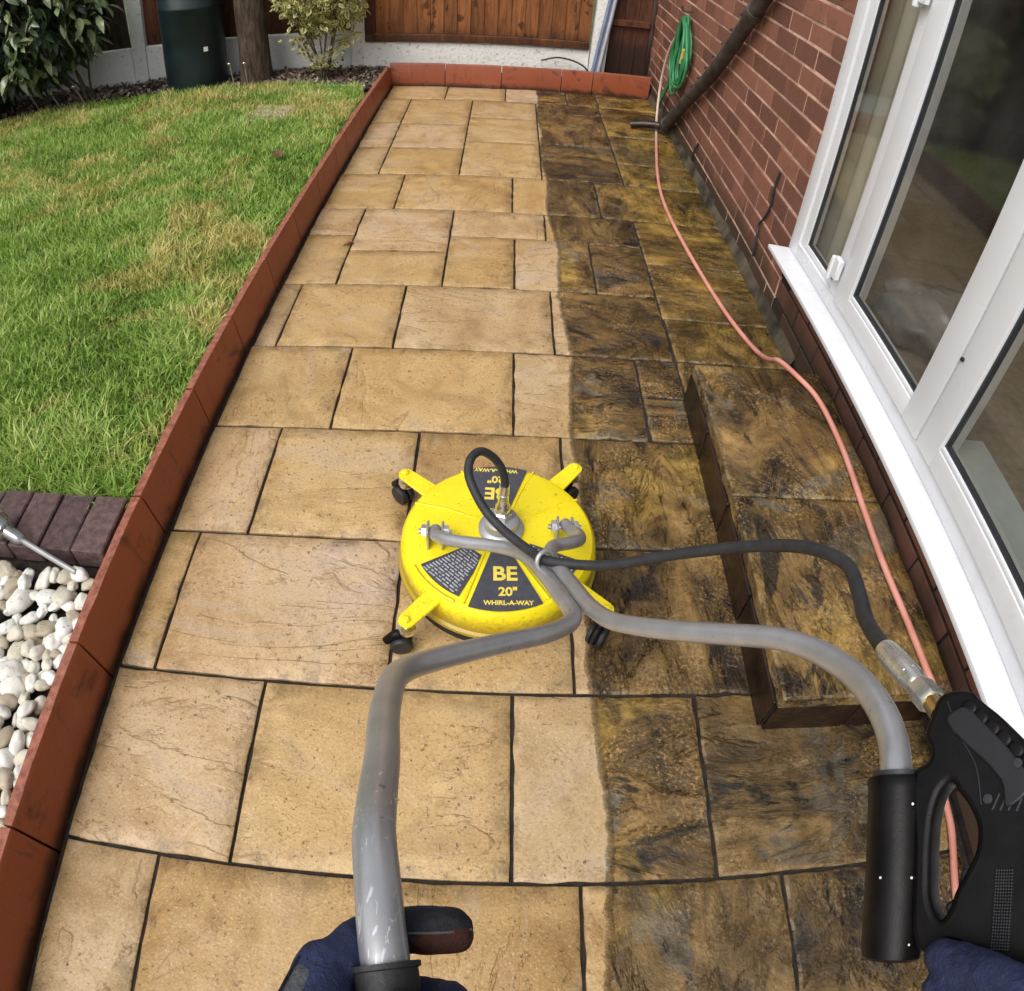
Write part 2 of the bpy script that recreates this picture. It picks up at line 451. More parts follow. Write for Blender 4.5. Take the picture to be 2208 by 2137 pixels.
M['chrome'] = simple('bright_zinc', (0.72, 0.71, 0.68), 0.22, 1.0, 0.1, 40, 0, 0, 0.08)
M['zinc'] = simple('dull_zinc_plate', (0.66, 0.655, 0.63), 0.26, 0.75, 0.15, 50, 0, 0, 0.08)
M['brass'] = simple('pale_brass', (0.66, 0.52, 0.28), 0.25, 1.0, 0.1, 40)
M['rubber'] = simple('black_rubber', (0.016, 0.016, 0.017), 0.55, 0, 0.3, 40, 260, 0.15)
M['hose_black'] = simple('black_hose_cover', (0.022, 0.023, 0.026), 0.48, 0, 0.25, 60, 500, 0.25)
M['plastic'] = simple('black_plastic', (0.0048, 0.0040, 0.0041), 0.38, 0, 0.4, 30, 700, 0.10, 0.12, 0.17)
M['plastic_grey'] = simple('dark_grey_plastic', (0.012, 0.012, 0.014), 0.42, 0, 0.2, 30, 0, 0, 0.1, 0.4)
M['label'] = simple('charcoal_print', (0.058, 0.058, 0.070), 0.4, 0, 0.15, 60)
M['print_yellow'] = simple('yellow_print', (0.78, 0.62, 0.10), 0.45, 0, 0.08, 90)
M['print_pale'] = simple('pale_print', (0.42, 0.42, 0.46), 0.5, 0, 0.3, 120)
M['brush'] = simple('black_brush_skirt', (0.013, 0.012, 0.011), 0.8, 0, 0.4, 80)
M['navy'] = None
M['pipe'] = simple('weathered_black_pipe', (0.052, 0.046, 0.042), 0.5, 0, 0.55, 16, 60, 0.25)
M['green_hose'] = simple('green_hose', (0.030, 0.20, 0.075), 0.38, 0, 0.25, 14)
def pink_hose():
    k = NM('pink_hose'); P = k.pos()
    sep = k.n('ShaderNodeSeparateXYZ'); k.L(P, sep.inputs[0])
    c = k.mix(k.ss(k.noise(P, 10, 4), 0.3, 0.7), (0.56, 0.215, 0.16), (0.68, 0.30, 0.235))
    c = k.mix(k.math('MULTIPLY', k.ss(sep.outputs[1], 4.3, 5.0), 0.85), c, (0.56, 0.46, 0.38))      # sun-bleached length near the hook
    c = k.mix(k.math('MULTIPLY', k.ss(k.noise(P, 40, 5, 0.7), 0.58, 0.7), 0.5), c, (0.24, 0.11, 0.07))
    return k.done(c, 0.4)
M['pale_hose'] = pink_hose()
M['pale_green'] = simple('yellow_connector', (0.55, 0.45, 0.10), 0.4, 0, 0.1)
M['bin'] = simple('dark_green_plastic', (0.007, 0.015, 0.018), 0.42, 0, 0.35, 5, 0, 0, 0.08)
M['white'] = simple('white_sticker', (0.8, 0.8, 0.78), 0.5, 0, 0.05)
M['dark_shed'] = simple('charcoal_timber', (0.024, 0.023, 0.024), 0.7, 0, 0.3, 5)
M['soil'] = simple('dark_wet_soil', (0.020, 0.014, 0.009), 0.85, 0, 0.7, 30, 60, 0.8)
M['ground'] = simple('rough_ground', (0.06, 0.075, 0.025), 0.9, 0, 0.4, 2, 20, 0.5)
M['paver'] = simple('dark_block_paver', (0.095, 0.055, 0.052), 0.75, 0, 0.35, 45, 220, 0.5, 0.1, None, 0.25)
M['room_wall'] = simple('room_plaster', (0.16, 0.16, 0.13), 0.9, 0, 0.15, 3)
M['room_floor'] = simple('room_carpet', (0.26, 0.20, 0.145), 0.8, 0, 0.2, 30)
M['rug'] = simple('brown_board_floor', (0.34, 0.185, 0.085), 0.5, 0, 0.2, 6)
M['pane_backing'] = simple('grey_pane_backing', (0.54, 0.535, 0.45), 0.9, 0, 0.1, 4)
M['bag'] = simple('crumpled_grey_plastic', (0.22, 0.22, 0.23), 0.25, 0, 0.3, 8, 14, 0.6)
M['window_board'] = simple('pale_window_board', (0.50, 0.56, 0.56), 0.35, 0, 0.05)

def yellow_paint():
    k = NM('yellow_gloss_paint')
    P = k.pos()
    a = k.mix(k.ss(k.noise(P, 9, 3), 0.35, 0.65), (0.83, 0.655, 0.006), (0.87, 0.71, 0.012))
    sp = k.math('MAXIMUM', k.math('MULTIPLY', k.ss(k.noise(P, 120, 3, 0.8), 0.64, 0.70), 0.85), k.math('MULTIPLY', k.math('MULTIPLY', k.ss(k.noise(P, 48, 6, 0.8), 0.58, 0.68), k.ss(k.noise(P, 7, 3), 0.48, 0.62)), 0.35))
    a = k.mix(sp, a, (0.10, 0.06, 0.01))
    sep = k.n('ShaderNodeSeparateXYZ'); k.L(P, sep.inputs[0])
    grime = k.math('MULTIPLY', k.ss(k.math('ADD', sep.outputs[2], k.math('MULTIPLY', k.noise(P, 60, 4, 0.8), -0.09)), 0.085, 0.02), 0.75)
    a = k.mix(grime, a, (0.22, 0.12, 0.015))
    return k.done(a, k.math('ADD', 0.28, k.math('MULTIPLY', k.noise(P, 30, 3), 0.15)), 0, k.bump(k.noise(P, 16, 3), 0.06, 0.01), 0.5)
M['yellow'] = yellow_paint()

def fabric(name, c, c2):
    k = NM(name)
    P = k.objc()
    n1 = k.noise(P, 30, 5, 0.6)
    a = k.mix(k.ss(n1, 0.3, 0.7), c, c2)
    w = k.n('ShaderNodeTexWave', wave_type='BANDS'); k.L(P, w.inputs[0]); w.inputs['Scale'].default_value = 420
    w2 = k.n('ShaderNodeTexWave', wave_type='BANDS', bands_direction='Y'); k.L(P, w2.inputs[0]); w2.inputs['Scale'].default_value = 420
    hgt = k.math('ADD', k.math('MULTIPLY', w.outputs[1], 0.5), k.math('MULTIPLY', w2.outputs[1], 0.5))
    nb = k.bump(k.noise(P, 75, 5, 0.65, 1.0), 0.8, 0.007)
    nb = k.bump(hgt, 0.35, 0.0012, nb)
    return k.done(a, 0.8, 0, nb, 0.25)
M['navy'] = fabric('navy_glove_fabric', (0.020, 0.026, 0.066), (0.034, 0.044, 0.105))
M['glove_black'] = fabric('black_glove_palm', (0.012, 0.013, 0.018), (0.022, 0.022, 0.028))
M['glove_brown'] = fabric('worn_brown_fingertip', (0.036, 0.013, 0.010), (0.062, 0.021, 0.014))
M['knuckle'] = fabric('grey_knuckle_panel', (0.05, 0.055, 0.06), (0.11, 0.115, 0.12))

def wood(name, c, dark, knots=0.8):
    k = NM(name)
    P = k.pos(); R = k.rand()
    comb = k.n('ShaderNodeCombineXYZ'); k.L(k.math('MULTIPLY', R, 53.0), comb.inputs[0]); k.L(k.math('MULTIPLY', R, 17.0), comb.inputs[2])
    Q = k.vadd(P, comb.outputs[0])
    g = k.noise(k.vmul(Q, (16, 16, 1.6)), 2.2, 6, 0.6, 0.8)
    a = k.mix(k.ss(g, 0.35, 0.68), c, tuple(x * 0.52 for x in c))
    a = k.mix(1.0, a, k.ramp(R, [(0, (0.72, 0.70, 0.68)), (1, (1.18, 1.15, 1.1))]), 'MULTIPLY')
    kn = k.math('MULTIPLY', k.ss(k.noise(k.vmul(Q, (1.5, 1.5, 1)), 8.5, 3, 0.5), 0.62, 0.70), knots)
    a = k.mix(kn, a, dark)
    sep = k.n('ShaderNodeSeparateXYZ'); k.L(P, sep.inputs[0])
    low = k.math('MULTIPLY', k.ss(k.math('ADD', sep.outputs[2], k.math('MULTIPLY', k.noise(P, 7, 5), -0.3)), 0.36, 0.12), 0.8)
    a = k.mix(low, a, dark)
    return k.done(a, 0.62, 0, k.bump(g, 0.3, 0.006), 0.3)
M['fence'] = wood('amber_fence_timber', (0.29, 0.110, 0.036), (0.030, 0.012, 0.006))
M['fence_dark'] = wood('dark_fence_timber', (0.125, 0.045, 0.024), (0.02, 0.010, 0.006))
M['fence_grey'] = wood('grey_brown_timber', (0.075, 0.050, 0.040), (0.02, 0.012, 0.008))  # darker, greyer brown than the other fence timbers

def painted_concrete(name, c, dirtc, amt):
    k = NM(name)
    P = k.pos()
    a = k.mix(k.ss(k.noise(P, 26, 6, 0.7), 0.58 - amt * 0.15, 0.70), c, dirtc)
    sep = k.n('ShaderNodeSeparateXYZ'); k.L(P, sep.inputs[0])
    a = k.mix(k.math('MULTIPLY', k.ss(k.math('ADD', sep.outputs[2], k.math('MULTIPLY', k.noise(P, 9, 5), -0.1)), 0.05, -0.06), 0.7), a, dirtc)
    return k.done(a, 0.75, 0, k.bump(k.noise(P, 36, 6, 0.7), 0.8, 0.012), 0.3)
M['concrete_white'] = painted_concrete('flaking_white_concrete', (0.88, 0.86, 0.80), (0.42, 0.39, 0.31), 0.3)
M['concrete_plain'] = painted_concrete('pale_grey_concrete', (0.74, 0.74, 0.72), (0.42, 0.40, 0.35), 0.1)

def leafmat(name, a, b, rough, edge=None):
    k = NM(name)
    P = k.pos(); R = k.rand()
    at = k.n('ShaderNodeAttribute', attribute_name='tint')
    f = k.math('ADD', k.math('MULTIPLY', R, 0.5), k.math('MULTIPLY', at.outputs['Fac'], 0.5))
    c = k.mix(k.math('FRACT', k.math('MULTIPLY', f, 5.3)), a, b)
    c = k.mix(k.math('MULTIPLY', k.ss(k.noise(P, 60, 3), 0.5, 0.65), 0.5), c, tuple(x * 0.6 for x in a))
    if edge:
        e = k.n('ShaderNodeAttribute', attribute_name='rim')
        c = k.mix(k.ss(e.outputs['Fac'], 0.35, 0.6), c, edge)
    k.done(c, rough, 0, k.bump(k.noise(P, 90, 3), 0.2, 0.003), 0.55)
    tr = k.n('ShaderNodeBsdfTranslucent'); k.L(c, tr.inputs[0])
    mx = k.n('ShaderNodeMixShader'); mx.inputs[0].default_value = 0.18
    k.L(k.b.outputs[0], mx.inputs[1]); k.L(tr.outputs[0], mx.inputs[2]); k.L(mx.outputs[0], k.out.inputs['Surface'])
    return k.m
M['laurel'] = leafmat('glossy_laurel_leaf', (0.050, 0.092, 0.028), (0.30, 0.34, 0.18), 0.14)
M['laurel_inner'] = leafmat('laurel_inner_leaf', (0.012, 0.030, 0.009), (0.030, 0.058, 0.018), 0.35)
M['euonymus'] = leafmat('variegated_leaf', (0.13, 0.20, 0.05), (0.22, 0.27, 0.08), 0.35, (0.66, 0.57, 0.24))
M['dead_leaf'] = simple('dry_fallen_leaf', (0.22, 0.10, 0.05), 0.7, 0, 0.6, 20, 60, 0.4, 0.1, None, 0.5)
M['litter'] = leafmat('bark_and_leaf_litter', (0.035, 0.020, 0.013), (0.46, 0.36, 0.27), 0.75)
M['bark'] = None
def bark():
    k = NM('ridged_bark')
    P = k.pos()
    g = k.noise(k.vmul(P, (5, 5, 0.9)), 7, 7, 0.65, 0.6)
    a = k.ramp(g, [(0.3, (0.022, 0.015, 0.011)), (0.5, (0.085, 0.058, 0.042)), (0.7, (0.15, 0.11, 0.085))])
    return k.done(a, 0.85, 0, k.bump(g, 1.0, 0.02), 0.2)
M['bark'] = bark()
M['stem'] = simple('twig_bark', (0.10, 0.075, 0.05), 0.8, 0, 0.3, 30)

def grassmat():
    k = NM('lawn_grass')
    P = k.pos()
    at = k.n('ShaderNodeAttribute', attribute_name='tint')
    hh = k.n('ShaderNodeAttribute', attribute_name='tip')
    c = k.ramp(at.outputs['Fac'], [(0.0, (0.070, 0.165, 0.016)), (0.35, (0.185, 0.36, 0.042)), (0.7, (0.345, 0.51, 0.10)), (1.0, (0.58, 0.63, 0.23))])
    dry = k.math('MULTIPLY', k.ss(k.noise(P, 1.25, 5, 0.68, 0.7), 0.475, 0.575), k.ss(k.noise(P, 6.0, 4, 0.7), 0.34, 0.55))
    c = k.mix(k.math('MULTIPLY', dry, 0.95), c, k.ramp(at.outputs['Fac'], [(0, (0.32, 0.30, 0.06)), (0.5, (0.62, 0.52, 0.18)), (1, (0.82, 0.70, 0.35))]))
    c = k.mix(k.math('MULTIPLY', hh.outputs['Fac'], 0.22), c, (0.55, 0.60, 0.18))
    k.done(c, 0.5, 0, None, 0.3)
    tr = k.n('ShaderNodeBsdfTranslucent'); k.L(c, tr.inputs[0])
    mx = k.n('ShaderNodeMixShader'); mx.inputs[0].default_value = 0.3
    k.L(k.b.outputs[0], mx.inputs[1]); k.L(tr.outputs[0], mx.inputs[2]); k.L(mx.outputs[0], k.out.inputs['Surface'])
    return k.m
M['grass'] = grassmat()
def turf():
    k = NM('turf_base'); P = k.pos()
    c = k.ramp(k.noise(P, 14, 6, 0.7), [(0.3, (0.05, 0.075, 0.014)), (0.6, (0.14, 0.17, 0.035)), (0.8, (0.28, 0.23, 0.09))])
    return k.done(c, 0.9, 0, k.bump(k.noise(P, 60, 5), 0.8, 0.02))
M['turf'] = turf()

def pebblemat():
    k = NM('white_cobble')
    P = k.pos(); R = k.rand()
    a = k.ramp(R, [(0, (0.74, 0.73, 0.68)), (0.4, (0.66, 0.64, 0.57)), (0.72, (0.54, 0.49, 0.38)), (1, (0.32, 0.25, 0.17))])
    a = k.mix(k.math('MULTIPLY', k.ss(k.noise(P, 70, 6, 0.78), 0.565, 0.66), 0.8), a, (0.17, 0.13, 0.085))
    return k.done(a, 0.5, 0, k.bump(k.noise(P, 70, 5, 0.6), 0.25, 0.004), 0.4)
M['pebble'] = pebblemat()

def glassmat(name, tintc, gl):
    k = NM(name)
    k.t.nodes.remove(k.b)
    tr = k.n('ShaderNodeBsdfTransparent'); tr.inputs[0].default_value = (*tintc, 1)
    g = k.n('ShaderNodeBsdfGlossy'); g.inputs['Roughness'].default_value = 0.055; g.inputs['Color'].default_value = (0.9, 0.95, 0.95, 1)
    fr = k.n('ShaderNodeFresnel'); fr.inputs[0].default_value = 1.5
    mx = k.n('ShaderNodeMixShader')
    gm = k.n('ShaderNodeNewGeometry')
    front = k.math('SUBTRACT', 1.0, gm.outputs['Backfacing'])
    k.L(k.math('MULTIPLY', k.math('MULTIPLY', fr.outputs[0], gl), front, clamp=True), mx.inputs[0]); k.L(tr.outputs[0], mx.inputs[1]); k.L(g.outputs[0], mx.inputs[2])
    hz = k.n('ShaderNodeBsdfDiffuse'); hz.inputs[0].default_value = (0.62, 0.60, 0.55, 1)
    mz = k.n('ShaderNodeMixShader'); k.L(k.math('MULTIPLY', k.ss(k.noise(k.pos(), 2.2, 4), 0.2, 0.8), k.math('MULTIPLY', front, 0.10)), mz.inputs[0])
    k.L(mx.outputs[0], mz.inputs[1]); k.L(hz.outputs[0], mz.inputs[2])
    k.L(mz.outputs[0], k.out.inputs['Surface'])
    return k.m
M['glass'] = glassmat('window_glass', (0.87, 0.87, 0.85), 1.6)
def clearp():
    k = NM('clear_plastic')
    k.t.nodes.remove(k.b)
    tr = k.n('ShaderNodeBsdfTransparent'); tr.inputs[0].default_value = (0.82, 0.84, 0.82, 1)
    g = k.n('ShaderNodeBsdfGlossy'); g.inputs['Roughness'].default_value = 0.15; g.inputs['Color'].default_value = (0.8, 0.8, 0.8, 1)
    mx = k.n('ShaderNodeMixShader'); mx.inputs[0].default_value = 0.3
    k.L(tr.outputs[0], mx.inputs[1]); k.L(g.outputs[0], mx.inputs[2]); k.L(mx.outputs[0], k.out.inputs['Surface'])
    return k.m
M['clear'] = clearp()

# ================================================================== LARGE STRUCTURE
# ---- ground
g = MB(); g.add([(-60, -60, -0.07), (60, -60, -0.07), (60, 60, -0.07), (-60, 60, -0.07)], [(0, 1, 2, 3)])
tag(g.build('ground', M['ground'], angle=0), kind='structure')

# ---- patio: jointing bed with every flagstone on it
patio = empty('patio', (0.1, 2.5, 0), kind='structure')
g = MB(); g.bbox(-0.93, 1.20, -1.5, 5.78, -0.06, -0.009)
g.build('jointing_bed', M['joint'], patio, angle=0)

def slab_mesh(w, d, th, seed, gap=0.0046, rough=0.0):
    cell = 0.016 if rough else 0.05
    nx = max(3, int(w / cell)); ny = max(3, int(d / cell))
    hx, hy = w / 2 - gap, d / 2 - gap
    xs = [-hx, -hx + 0.005] + [-hx + 0.005 + (2*hx - 0.01) * i / nx for i in range(1, nx)] + [hx - 0.005, hx]
    ys = [-hy, -hy + 0.005] + [-hy + 0.005 + (2*hy - 0.01) * i / ny for i in range(1, ny)] + [hy - 0.005, hy]
    off = Vector((seed * 3.17, seed * 7.9, 0))
    V, F = [], []
    NX, NY = len(xs), len(ys)
    tilt = (rnd.uniform(-0.0025, 0.0025), rnd.uniform(-0.0025, 0.0025), rnd.uniform(-0.0012, 0.0012))
    for j, y in enumerate(ys):
        for i, x in enumerate(xs):
            e = i in (0, NX - 1) or j in (0, NY - 1)
            q = Vector((x, y, 0)) + off
            z = 0.0022 * noise.noise(q * 5) + 0.0012 * noise.noise(q * 17)
            st = noise.noise(Vector((x * 2.2, y * 6, 0)) + off + Vector((9, 9, 0)))
            z += 0.0022 * max(0, min(1, (st - 0.05) * 9))
            if rough:
                wv = noise.noise(Vector((x * 3, y * 3, 7)) + off) * 0.6
                st2 = noise.noise(Vector(((x + wv * 0.12) * 9, y * 3.2, 0)) + off + Vector((2, 5, 0))) + 0.45 * noise.noise(Vector((x * 21, y * 10, 3)) + off)
                z += rough * (math.floor(st2 * 3.2) + min(1, max(0, (st2 * 3.2 - math.floor(st2 * 3.2)) * 3))) * (0.4 + 0.6 * min(1, max(0, (x + w * 0.32) * 9))) - rough * 1.2
            z += tilt[0] * x + tilt[1] * y + tilt[2]
            px, py = x, y
            if e:
                z -= 0.004
            if i in (0, 1): px += 0.0045 * noise.noise(Vector((y * 17, seed, 1)))
            if i in (NX-2, NX-1): px += 0.0045 * noise.noise(Vector((y * 17, seed, 2)))
            if j in (0, 1): py += 0.0045 * noise.noise(Vector((x * 17, seed, 3)))
            if j in (NY-2, NY-1): py += 0.0045 * noise.noise(Vector((x * 17, seed, 4)))
            V.append((px, py, z))
    for j in range(NY - 1):
        for i in range(NX - 1):
            F.append((j*NX + i, j*NX + i + 1, (j+1)*NX + i + 1, (j+1)*NX + i))
    ring = [i for i in range(NX)] + [j*NX + NX - 1 for j in range(1, NY)] + [(NY-1)*NX + i for i in range(NX-2, -1, -1)] + [j*NX for j in range(NY-2, 0, -1)]
    base = len(V)
    for r in ring: V.append((V[r][0], V[r][1], -th))
    m = len(ring)
    for k in range(m): F.append((ring[(k+1) % m], ring[k], base + k, base + (k+1) % m))
    F.append(tuple(base + k for k in range(m - 1, -1, -1)))
    b = MB(); b.v, b.f = V, F
    me = b.mesh('paving_slab', 45)
    rimv = [1.0 if (i in (0, 1, NX - 2, NX - 1) or j in (0, 1, NY - 2, NY - 1)) else 0.0 for j in range(NY) for i in range(NX)] + [1.0] * m
    me.attributes.new('rim', 'FLOAT', 'POINT').data.foreach_set('value', rimv)
    return me

XL, XR = -0.922, 1.16
rects = []
def row(y0, y1, xs, split=None):
    for a, b in zip(xs, xs[1:]):
        cuts = [y0] + ((split or {}).get(a, [])) + [y1]
        for c, d in zip(cuts, cuts[1:]): rects.append((a, b, c, d))
row(-1.35, -0.90, [XL, -0.52, 0.08, 0.53, XR])
row(-0.90, -0.30, [XL, -0.36, 0.24, 0.68, XR])
row(-0.30, 0.303, [XL, -0.685, 0.225, 0.675, XR])
row(0.303, 0.755, [XL, -0.52, 0.08, 0.525, XR])
row(0.755, 1.207, [-0.918, -0.82, -0.22, 0.23, 0.70])
row(1.207, 1.657, [-0.914, -0.675, -0.22, 0.23, 0.70])
row(1.657, 2.108, [-0.910, -0.515, 0.08, 0.53, 0.69], {0.53: [1.885]})
rects.append((0.69, XR, 1.70, 2.112))
rects.append((0.69, XR, 2.112, 2.405))
row(2.108, 2.562, [-0.905, -0.815, -0.368, 0.231, 0.685])
row(2.562, 3.325, [-0.902, -0.672, -0.222, 0.23, 0.685], {-0.902: [3.02], -0.672: [2.865]})
# the third and fourth columns of that course are laid in a different pattern
rects = [r for r in rects if not (abs(r[2] - 2.562) < 1e-6 and r[0] in (-0.222, 0.23))]
rects += [(-0.222, 0.082, 2.562, 3.03), (0.082, 0.43, 2.562, 3.03), (-0.222, 0.23, 3.03, 3.325), (0.23, 0.685, 3.02, 3.325), (0.43, 0.685, 2.562, 3.02)]
rects += [(0.685, XR, 2.405, 2.868), (0.685, XR, 2.868, 3.335)]
row(3.325, 3.80, [-0.897, -0.53, 0.07, 0.525, XR])
row(3.80, 5.345, [-0.89, -0.685, -0.23, 0.235, 0.70, XR], {-0.89: [4.26, 4.765], -0.685: [4.25, 4.74], -0.23: [4.40, 4.91], 0.235: [4.41, 5.10], 0.70: [4.145, 4.68]})
row(5.345, 5.71, [-0.88, -0.44, 0.01, 0.475, 0.71, XR])
for i, (a, b, c, d) in enumerate(rects):
    me = slab_mesh(b - a, d - c, 0.035, i + 1, 0.0046, (0.0013 if (b > 0.5 and 0.0 < d < 3.4) else 0.0))
    link('paving_slab', me, M['slab'], patio, ((a + b) / 2, (c + d) / 2, 0))

# ---- house: brick wall, window, sill, room behind
house = empty('brick_house', (1.2, 2.0, 0), 'red brick house wall with white upvc glazing beside the patio', 'house')
WX = 1.165
brick_me = {}
def brick_mesh(ln, dp=0.1, ht=0.0785):
    key = round(ln, 3)
    if key not in brick_me:
        out = []
        for v in range(4):
            b = MB(); b.bbox(0, dp, -ln/2, ln/2, -ht/2, ht/2)
            me = b.mesh('brick', 30, 0.003)
            for vt in me.vertices:
                q = vt.co * 30 + Vector((v * 11.3, key * 50, 0))
                vt.co += Vector((noise.noise(q), noise.noise(q + Vector((5, 0, 0))), noise.noise(q + Vector((0, 7, 0))))) * 0.0022
            out.append(me)
        brick_me[key] = out
    return brick_me[key][rnd.randrange(4)]
COURSE, Z0, PITCHY = 0.0898, 0.0208, 0.2400
def bricks_in_course(n, ya, yb):
    off = 0.205 if n % 2 == 0 else 0.082
    out = []
    k0 = int((ya - off) / PITCHY) - 1
    y = off + k0 * PITCHY
    while y < yb:
        a, b = max(y + 0.0045, ya), min(y + PITCHY - 0.0045, yb)
        if b - a > 0.03: out.append((a, b))
        y += PITCHY
    return out
up = MB()
for n in range(0, 27):
    z = Z0 + COURSE * (n + 0.5)
    for a, b in bricks_in_course(n, 2.487 + (0.006 if n % 2 else 0.0), 6.085):
        x = WX + rnd.uniform(-0.0025, 0.0025)
        if n <= 14:
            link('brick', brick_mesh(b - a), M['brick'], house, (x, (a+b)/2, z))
        else:
            up.bbox(x, x + 0.1, a, b, z - 0.039, z + 0.039)
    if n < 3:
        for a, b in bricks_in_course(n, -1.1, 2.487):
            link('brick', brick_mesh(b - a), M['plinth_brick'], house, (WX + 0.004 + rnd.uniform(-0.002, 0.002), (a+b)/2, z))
tag(up.build('upper_brickwork', M['brick'], house, angle=0), kind='stuff')
g = MB()
g.bbox(WX + 0.0042, WX + 0.11, 2.48, 6.08, 0.0, 2.46)
g.build('mortar_wall', M['mortar'], house, angle=0)
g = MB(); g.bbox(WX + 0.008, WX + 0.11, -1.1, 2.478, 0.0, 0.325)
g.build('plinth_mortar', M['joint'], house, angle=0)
g = MB()
ny = 70
V = []
for i in range(ny + 1):
    y = 2.12 + (6.05 - 2.12) * i / ny
    w = 0.012 + 0.010 * noise.noise(Vector((y * 5, 0, 0)))
    hgt = 0.058 + 0.026 * noise.noise(Vector((y * 3, 4, 0)))
    V += [(1.155 - w, y, -0.004), (1.160 - w * 0.5, y, hgt * 0.45), (WX + 0.002, y, hgt), (WX + 0.01, y, -0.004)]
F = []
for i in range(ny):
    for k in range(3): F.append((4*i + k, 4*i + 4 + k, 4*i + 5 + k, 4*i + 1 + k))
g.add(V, F); g.build('mortar_fillet', M['fillet'], house, angle=60)
# white window and door frame
wnd = empty('window', (WX, 0.7, 0.35))
wnd.parent = house; wnd.matrix_parent_inverse = Matrix.Translation(-Vector(house.location))
ZT = 2.28
def framebar(name, y0, y1, z0, z1, x0, x1, bev=0.004):
    b = MB(); b.bbox(x0, x1, y0, y1, z0, z1)
    return b.build(name, M['upvc'], wnd, 40, bev, 2)
FX = 1.158
framebar('frame_jamb', 2.400, 2.478, 0.352, ZT, FX, FX + 0.07)
framebar('frame_bottom', -1.1, 2.400, 0.352, 0.408, FX, FX + 0.07)
framebar('frame_head', -1.1, 2.478, ZT + 0.001, ZT + 0.08, FX, FX + 0.07)
framebar('frame_mullion', 1.985, 2.052, 0.409, ZT, FX, FX + 0.07)
framebar('glazing_bead', 2.347, 2.399, 0.409, ZT, FX + 0.010, FX + 0.05, 0.008)
framebar('glazing_bead', 2.053, 2.346, 0.409, 0.432, FX + 0.010, FX + 0.05, 0.008)
def leaf(y0, y1, zb=0.412):
    # an opening leaf: two stiles, bottom rail, top rail, bead, pane
    x0 = FX - 0.012
    framebar('stile', y1 - 0.095, y1, zb, ZT, x0, x0 + 0.065)
    framebar('stile', y0, y0 + 0.098, zb, ZT, x0, x0 + 0.065)
    framebar('rail', y0 + 0.0985, y1 - 0.0955, zb, zb + 0.062, x0, x0 + 0.065)
    framebar('rail', y0 + 0.0985, y1 - 0.0955, ZT - 0.08, ZT, x0, x0 + 0.065)
    b = MB()
    a0, a1, z0, z1 = y0 + 0.0985, y1 - 0.0955, zb + 0.0625, ZT - 0.081
    b.bbox(x0 + 0.004, x0 + 0.03, a0, a1, z0, z0 + 0.014)
    b.build('glazing_bead', M['upvc'], wnd, 40, 0.006, 2)
    b = MB(); t = 0.0075
    for (p, q, r, s) in ((a0, a0 + t, z0 + 0.014, z1), (a1 - t, a1, z0 + 0.014, z1), (a0 + t, a1 - t, z0 + 0.014, z0 + 0.014 + t)):
        b.bbox(x0 + 0.012, x0 + 0.028, p, q, r, s)
    b.build('gasket', M['gasket'], wnd, 0)
    b = MB(); b.bbox(x0 + 0.020, x0 + 0.024, a0 + 0.002, a1 - 0.002, z0 + 0.004, z1)
    b.build('pane', M['glass'], wnd, 0)
leaf(1.279, 1.980)
leaf(0.10, 1.271)
leaf(-1.08, 0.092)
b = MB()
for (p, q, r, s) in ((2.053, 2.0595, 0.433, ZT), (2.340, 2.3465, 0.433, ZT), (2.0595, 2.340, 0.433, 0.4395)):
    b.bbox(FX + 0.016, FX + 0.03, p, q, r, s)
b.build('gasket', M['gasket'], wnd, 0)
b = MB(); b.bbox(FX + 0.022, FX + 0.026, 2.054, 2.3455, 0.434, ZT); b.build('pane', M['glass'], wnd, 0)
for z in (0.515, 1.44):
    b = MB()
    b.bbox(FX - 0.034, FX - 0.0125, 1.985, 2.032, z - 0.034, z + 0.040)
    b.bbox(FX - 0.024, FX - 0.0003, 2.034, 2.072, z - 0.045, z + 0.012)
    b.tube([(FX - 0.030, 2.033, z - 0.050), (FX - 0.030, 2.033, z + 0.036)], 0.011, 12)
    b.build('hinge', M['upvc'], wnd, 40, 0.003, 1)
b = MB(); b.tube([(FX - 0.018, 1.262, 0.70), (FX - 0.004, 1.262, 0.70)], 0.006, 10); b.build('lock_cap', M['gasket'], wnd)
b = MB()
b.add([(1.078, -1.1, 0.326), (1.078, 2.497, 0.326), (1.078, -1.1, 0.343), (1.078, 2.497, 0.343), (1.166, -1.1, 0.3515), (1.166, 2.470, 0.3515), (1.166, -1.1, 0.326), (1.166, 2.470, 0.326)],
      [(0, 2, 3, 1), (2, 4, 5, 3), (4, 6, 7, 5), (6, 0, 1, 7), (1, 3, 5, 7), (0, 6, 4, 2)])
b.build('window_sill', M['upvc'], house, 40, 0.004, 2)
b = MB(); b.bbox(1.243, 1.36, -1.1, 1.26, 0.425, 0.447); b.build('window_board', M['window_board'], house, 30, 0.004, 1)
